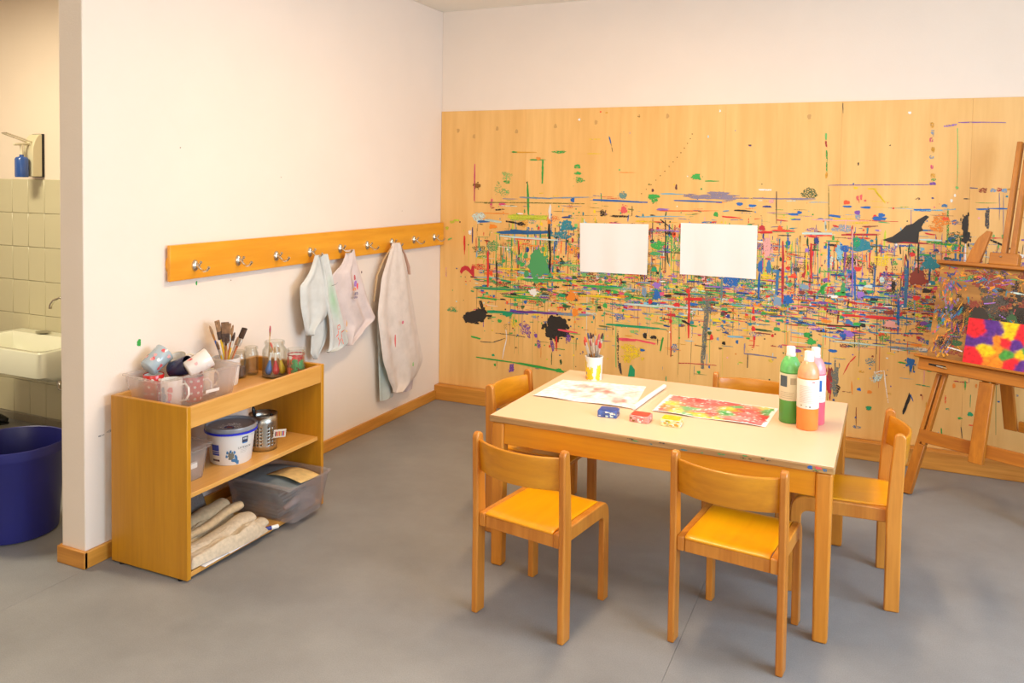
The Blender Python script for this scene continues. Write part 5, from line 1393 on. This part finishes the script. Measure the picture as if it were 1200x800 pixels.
# ================================================================ WASHROOM
sk = thing('wash_basin', 'white ceramic wash basin on the tiled washroom wall', 'wash basin', (-1.64, -1.655, 0))
cer = plain('ceramic', '#e6e6d2', .15, coat=.4)
m = MB()
def rr(x0, x1, y0, y1, z, r=.03, n=4):
    out = []
    for cx, cy, a0 in ((x1-r, y1-.002, 0), (x0+r, y1-.002, 90), (x0+r, y0+r, 180), (x1-r, y0+r, 270)):
        for k in range(n+1):
            a = R(a0+90*k/n); ry = .002 if a0 < 180 else r; out.append((cx+r*math.cos(a), cy+ry*math.sin(a), z))
    return out
rings = [rr(-.27, .42, -.36, 0, .40, .06), rr(-.31, .45, -.44, 0, .44, .05), rr(-.31, .45, -.44, 0, .565, .04), rr(-.305, .445, -.435, -.001, .572, .04), rr(-.27, .41, -.405, -.085, .572, .05), rr(-.25, .39, -.385, -.10, .552, .05), rr(-.20, .34, -.33, -.13, .46, .08)]
n = len(rings[0])
for q in rings: m.v += q
for i in range(len(rings)-1): m.f += [(i*n+k, i*n+(k+1) % n, (i+1)*n+(k+1) % n, (i+1)*n+k) for k in range(n)]
m.f += [tuple(range(n-1, -1, -1)), tuple((len(rings)-1)*n+k for k in range(n))]
m.build('basin', cer, sk, smooth=45)
MB().lathe([(.012, 0), (.012, .003), (0, .003)], 16).xf(Matrix.Translation((.17, -.096, .54)) @ Matrix.Rotation(R(75), 4, 'X')).build('overflow_hole', M['dark'], sk)
MB().tube([(.20, -.14, .4), (.20, -.14, .33), (.21, -.14, .30), (.24, -.13, .285), (.27, -.12, .30), (.28, -.11, .33), (.29, -.08, .34), (.29, -.004, .34)], .016, 12).build('drain_trap', M['chrome'], sk, smooth=60)
tpd = thing('tap', 'chrome gooseneck tap over the wash basin', 'tap', (-1.43, -1.70, .572))
MB().tube([(0, 0, 0), (0, 0, .15), (-.006, -.012, .195), (-.025, -.035, .222), (-.055, -.055, .225), (-.09, -.07, .21), (-.105, -.075, .185), (-.107, -.076, .165)], .0095, 12).build('spout', M['chrome'], tpd, smooth=60)
MB().lathe([(.022, 0), (.022, .012), (.014, .02)], 18).build('base', M['chrome'], tpd, smooth=40)
MB().tube([(0, .0, .03), (.05, -.01, .05)], [.007, .005], 10).build('lever', M['chrome'], tpd, smooth=60)
dsh = MB().lathe([(0, 0), (.02, .001), (.045, .008), (.047, .010), (.044, .010), (.02, .004), (0, .004)], 24); dsh.v = [(x*1.1, y*.75, z) for x, y, z in dsh.v]
tag(dsh.build('soap_dish', plain('grey soap dish', '#8d8874', .4), None, smooth=50), 'small grey soap dish on the wash basin rim', 'soap dish').location = (-1.68, -1.715, .5722)
sd = thing('soap_dispenser', 'wall-mounted soap dispenser with blue bottle above the tiles', 'soap dispenser', (-1.80, -1.642, 1.48))
MB().box(-.045, .045, -.014, 0, .0, .255).build('backplate', M['black'], sd, bevel=.002)
prof = [(-.014, .004), (-.014, .253)]+[(-.014-.060*math.sin(R(a))**.9, .253-.12*(1-math.cos(R(a)))) for a in range(10, 91, 10)]+[(-.074, .004)]
MB().prism(prof, -.043, .043, 'x').build('cover', plain('ivory plastic', '#d9cfae', .4), sd, bevel=.004)
MB().lathe([(.034, 0), (.036, .006), (.036, .105), (.03, .115), (.012, .12), (.012, .13)], 24, (0, -.112, .0)).build('bottle', plain('blue soap', '#2f55a0', .25, coat=.3), sd, smooth=50)
MB().lathe([(.008, .13), (.008, .19)], 12, (0, -.112, .0)).build('pump', plain('pump ivory', '#e6dcc0', .4), sd)
MB().tube([(0, -.05, .195), (0, -.112, .192), (0, -.16, .186)], [.009, .009, .006], 10).build('nozzle', plain('nozzle ivory', '#e0d6ba', .4), sd, smooth=60)
for s in (-1, 1):
    MB().tube([(s*.022, -.05, .20), (s*.022, -.12, .222), (s*.02, -.215, .250)], .0045, 8).build('arm_lever', M['chrome'], sd, smooth=60)
MB().tube([(-.02, -.214, .2495), (.02, -.214, .2495)], .0045, 8).build('arm_bar', M['chrome'], sd, smooth=60)
bn = thing('waste_bin', 'dark blue plastic waste bin beside the end of the wall', 'bin', (-.555, -2.672, 0))
bmat = plain('blue plastic', '#22246e', .4, noise=.06, nscale=5)
MB().lathe([(.150, 0), (.165, .006), (.167, .02), (.188, .33), (.196, .34), (.199, .35), (.199, .382), (.1965, .385), (.193, .382), (.182, .33), (.160, .012), (0, .010)], 56).build('bin_wall', bmat, bn, smooth=35)
ft = thing('black_shoe', 'dark shoe lying on the washroom floor against the tiled wall', 'shoe', (-2.09, -1.78, 0), R(30))
m = MB(); m.tube([(-.11, 0, .025), (-.06, 0, .04), (.0, 0, .045), (.06, 0, .035), (.11, 0, .022)], [.022, .036, .04, .036, .018], 12, .75); m.v = [(x, y, max(.006, z)) for x, y, z in m.v]
m.build('upper', M['dark'], ft, smooth=60)
MB().prism([(.12*math.cos(2*PI*k/20), .04*math.sin(2*PI*k/20)) for k in range(20)], 0, .012, 'z').build('sole', M['black'], ft)
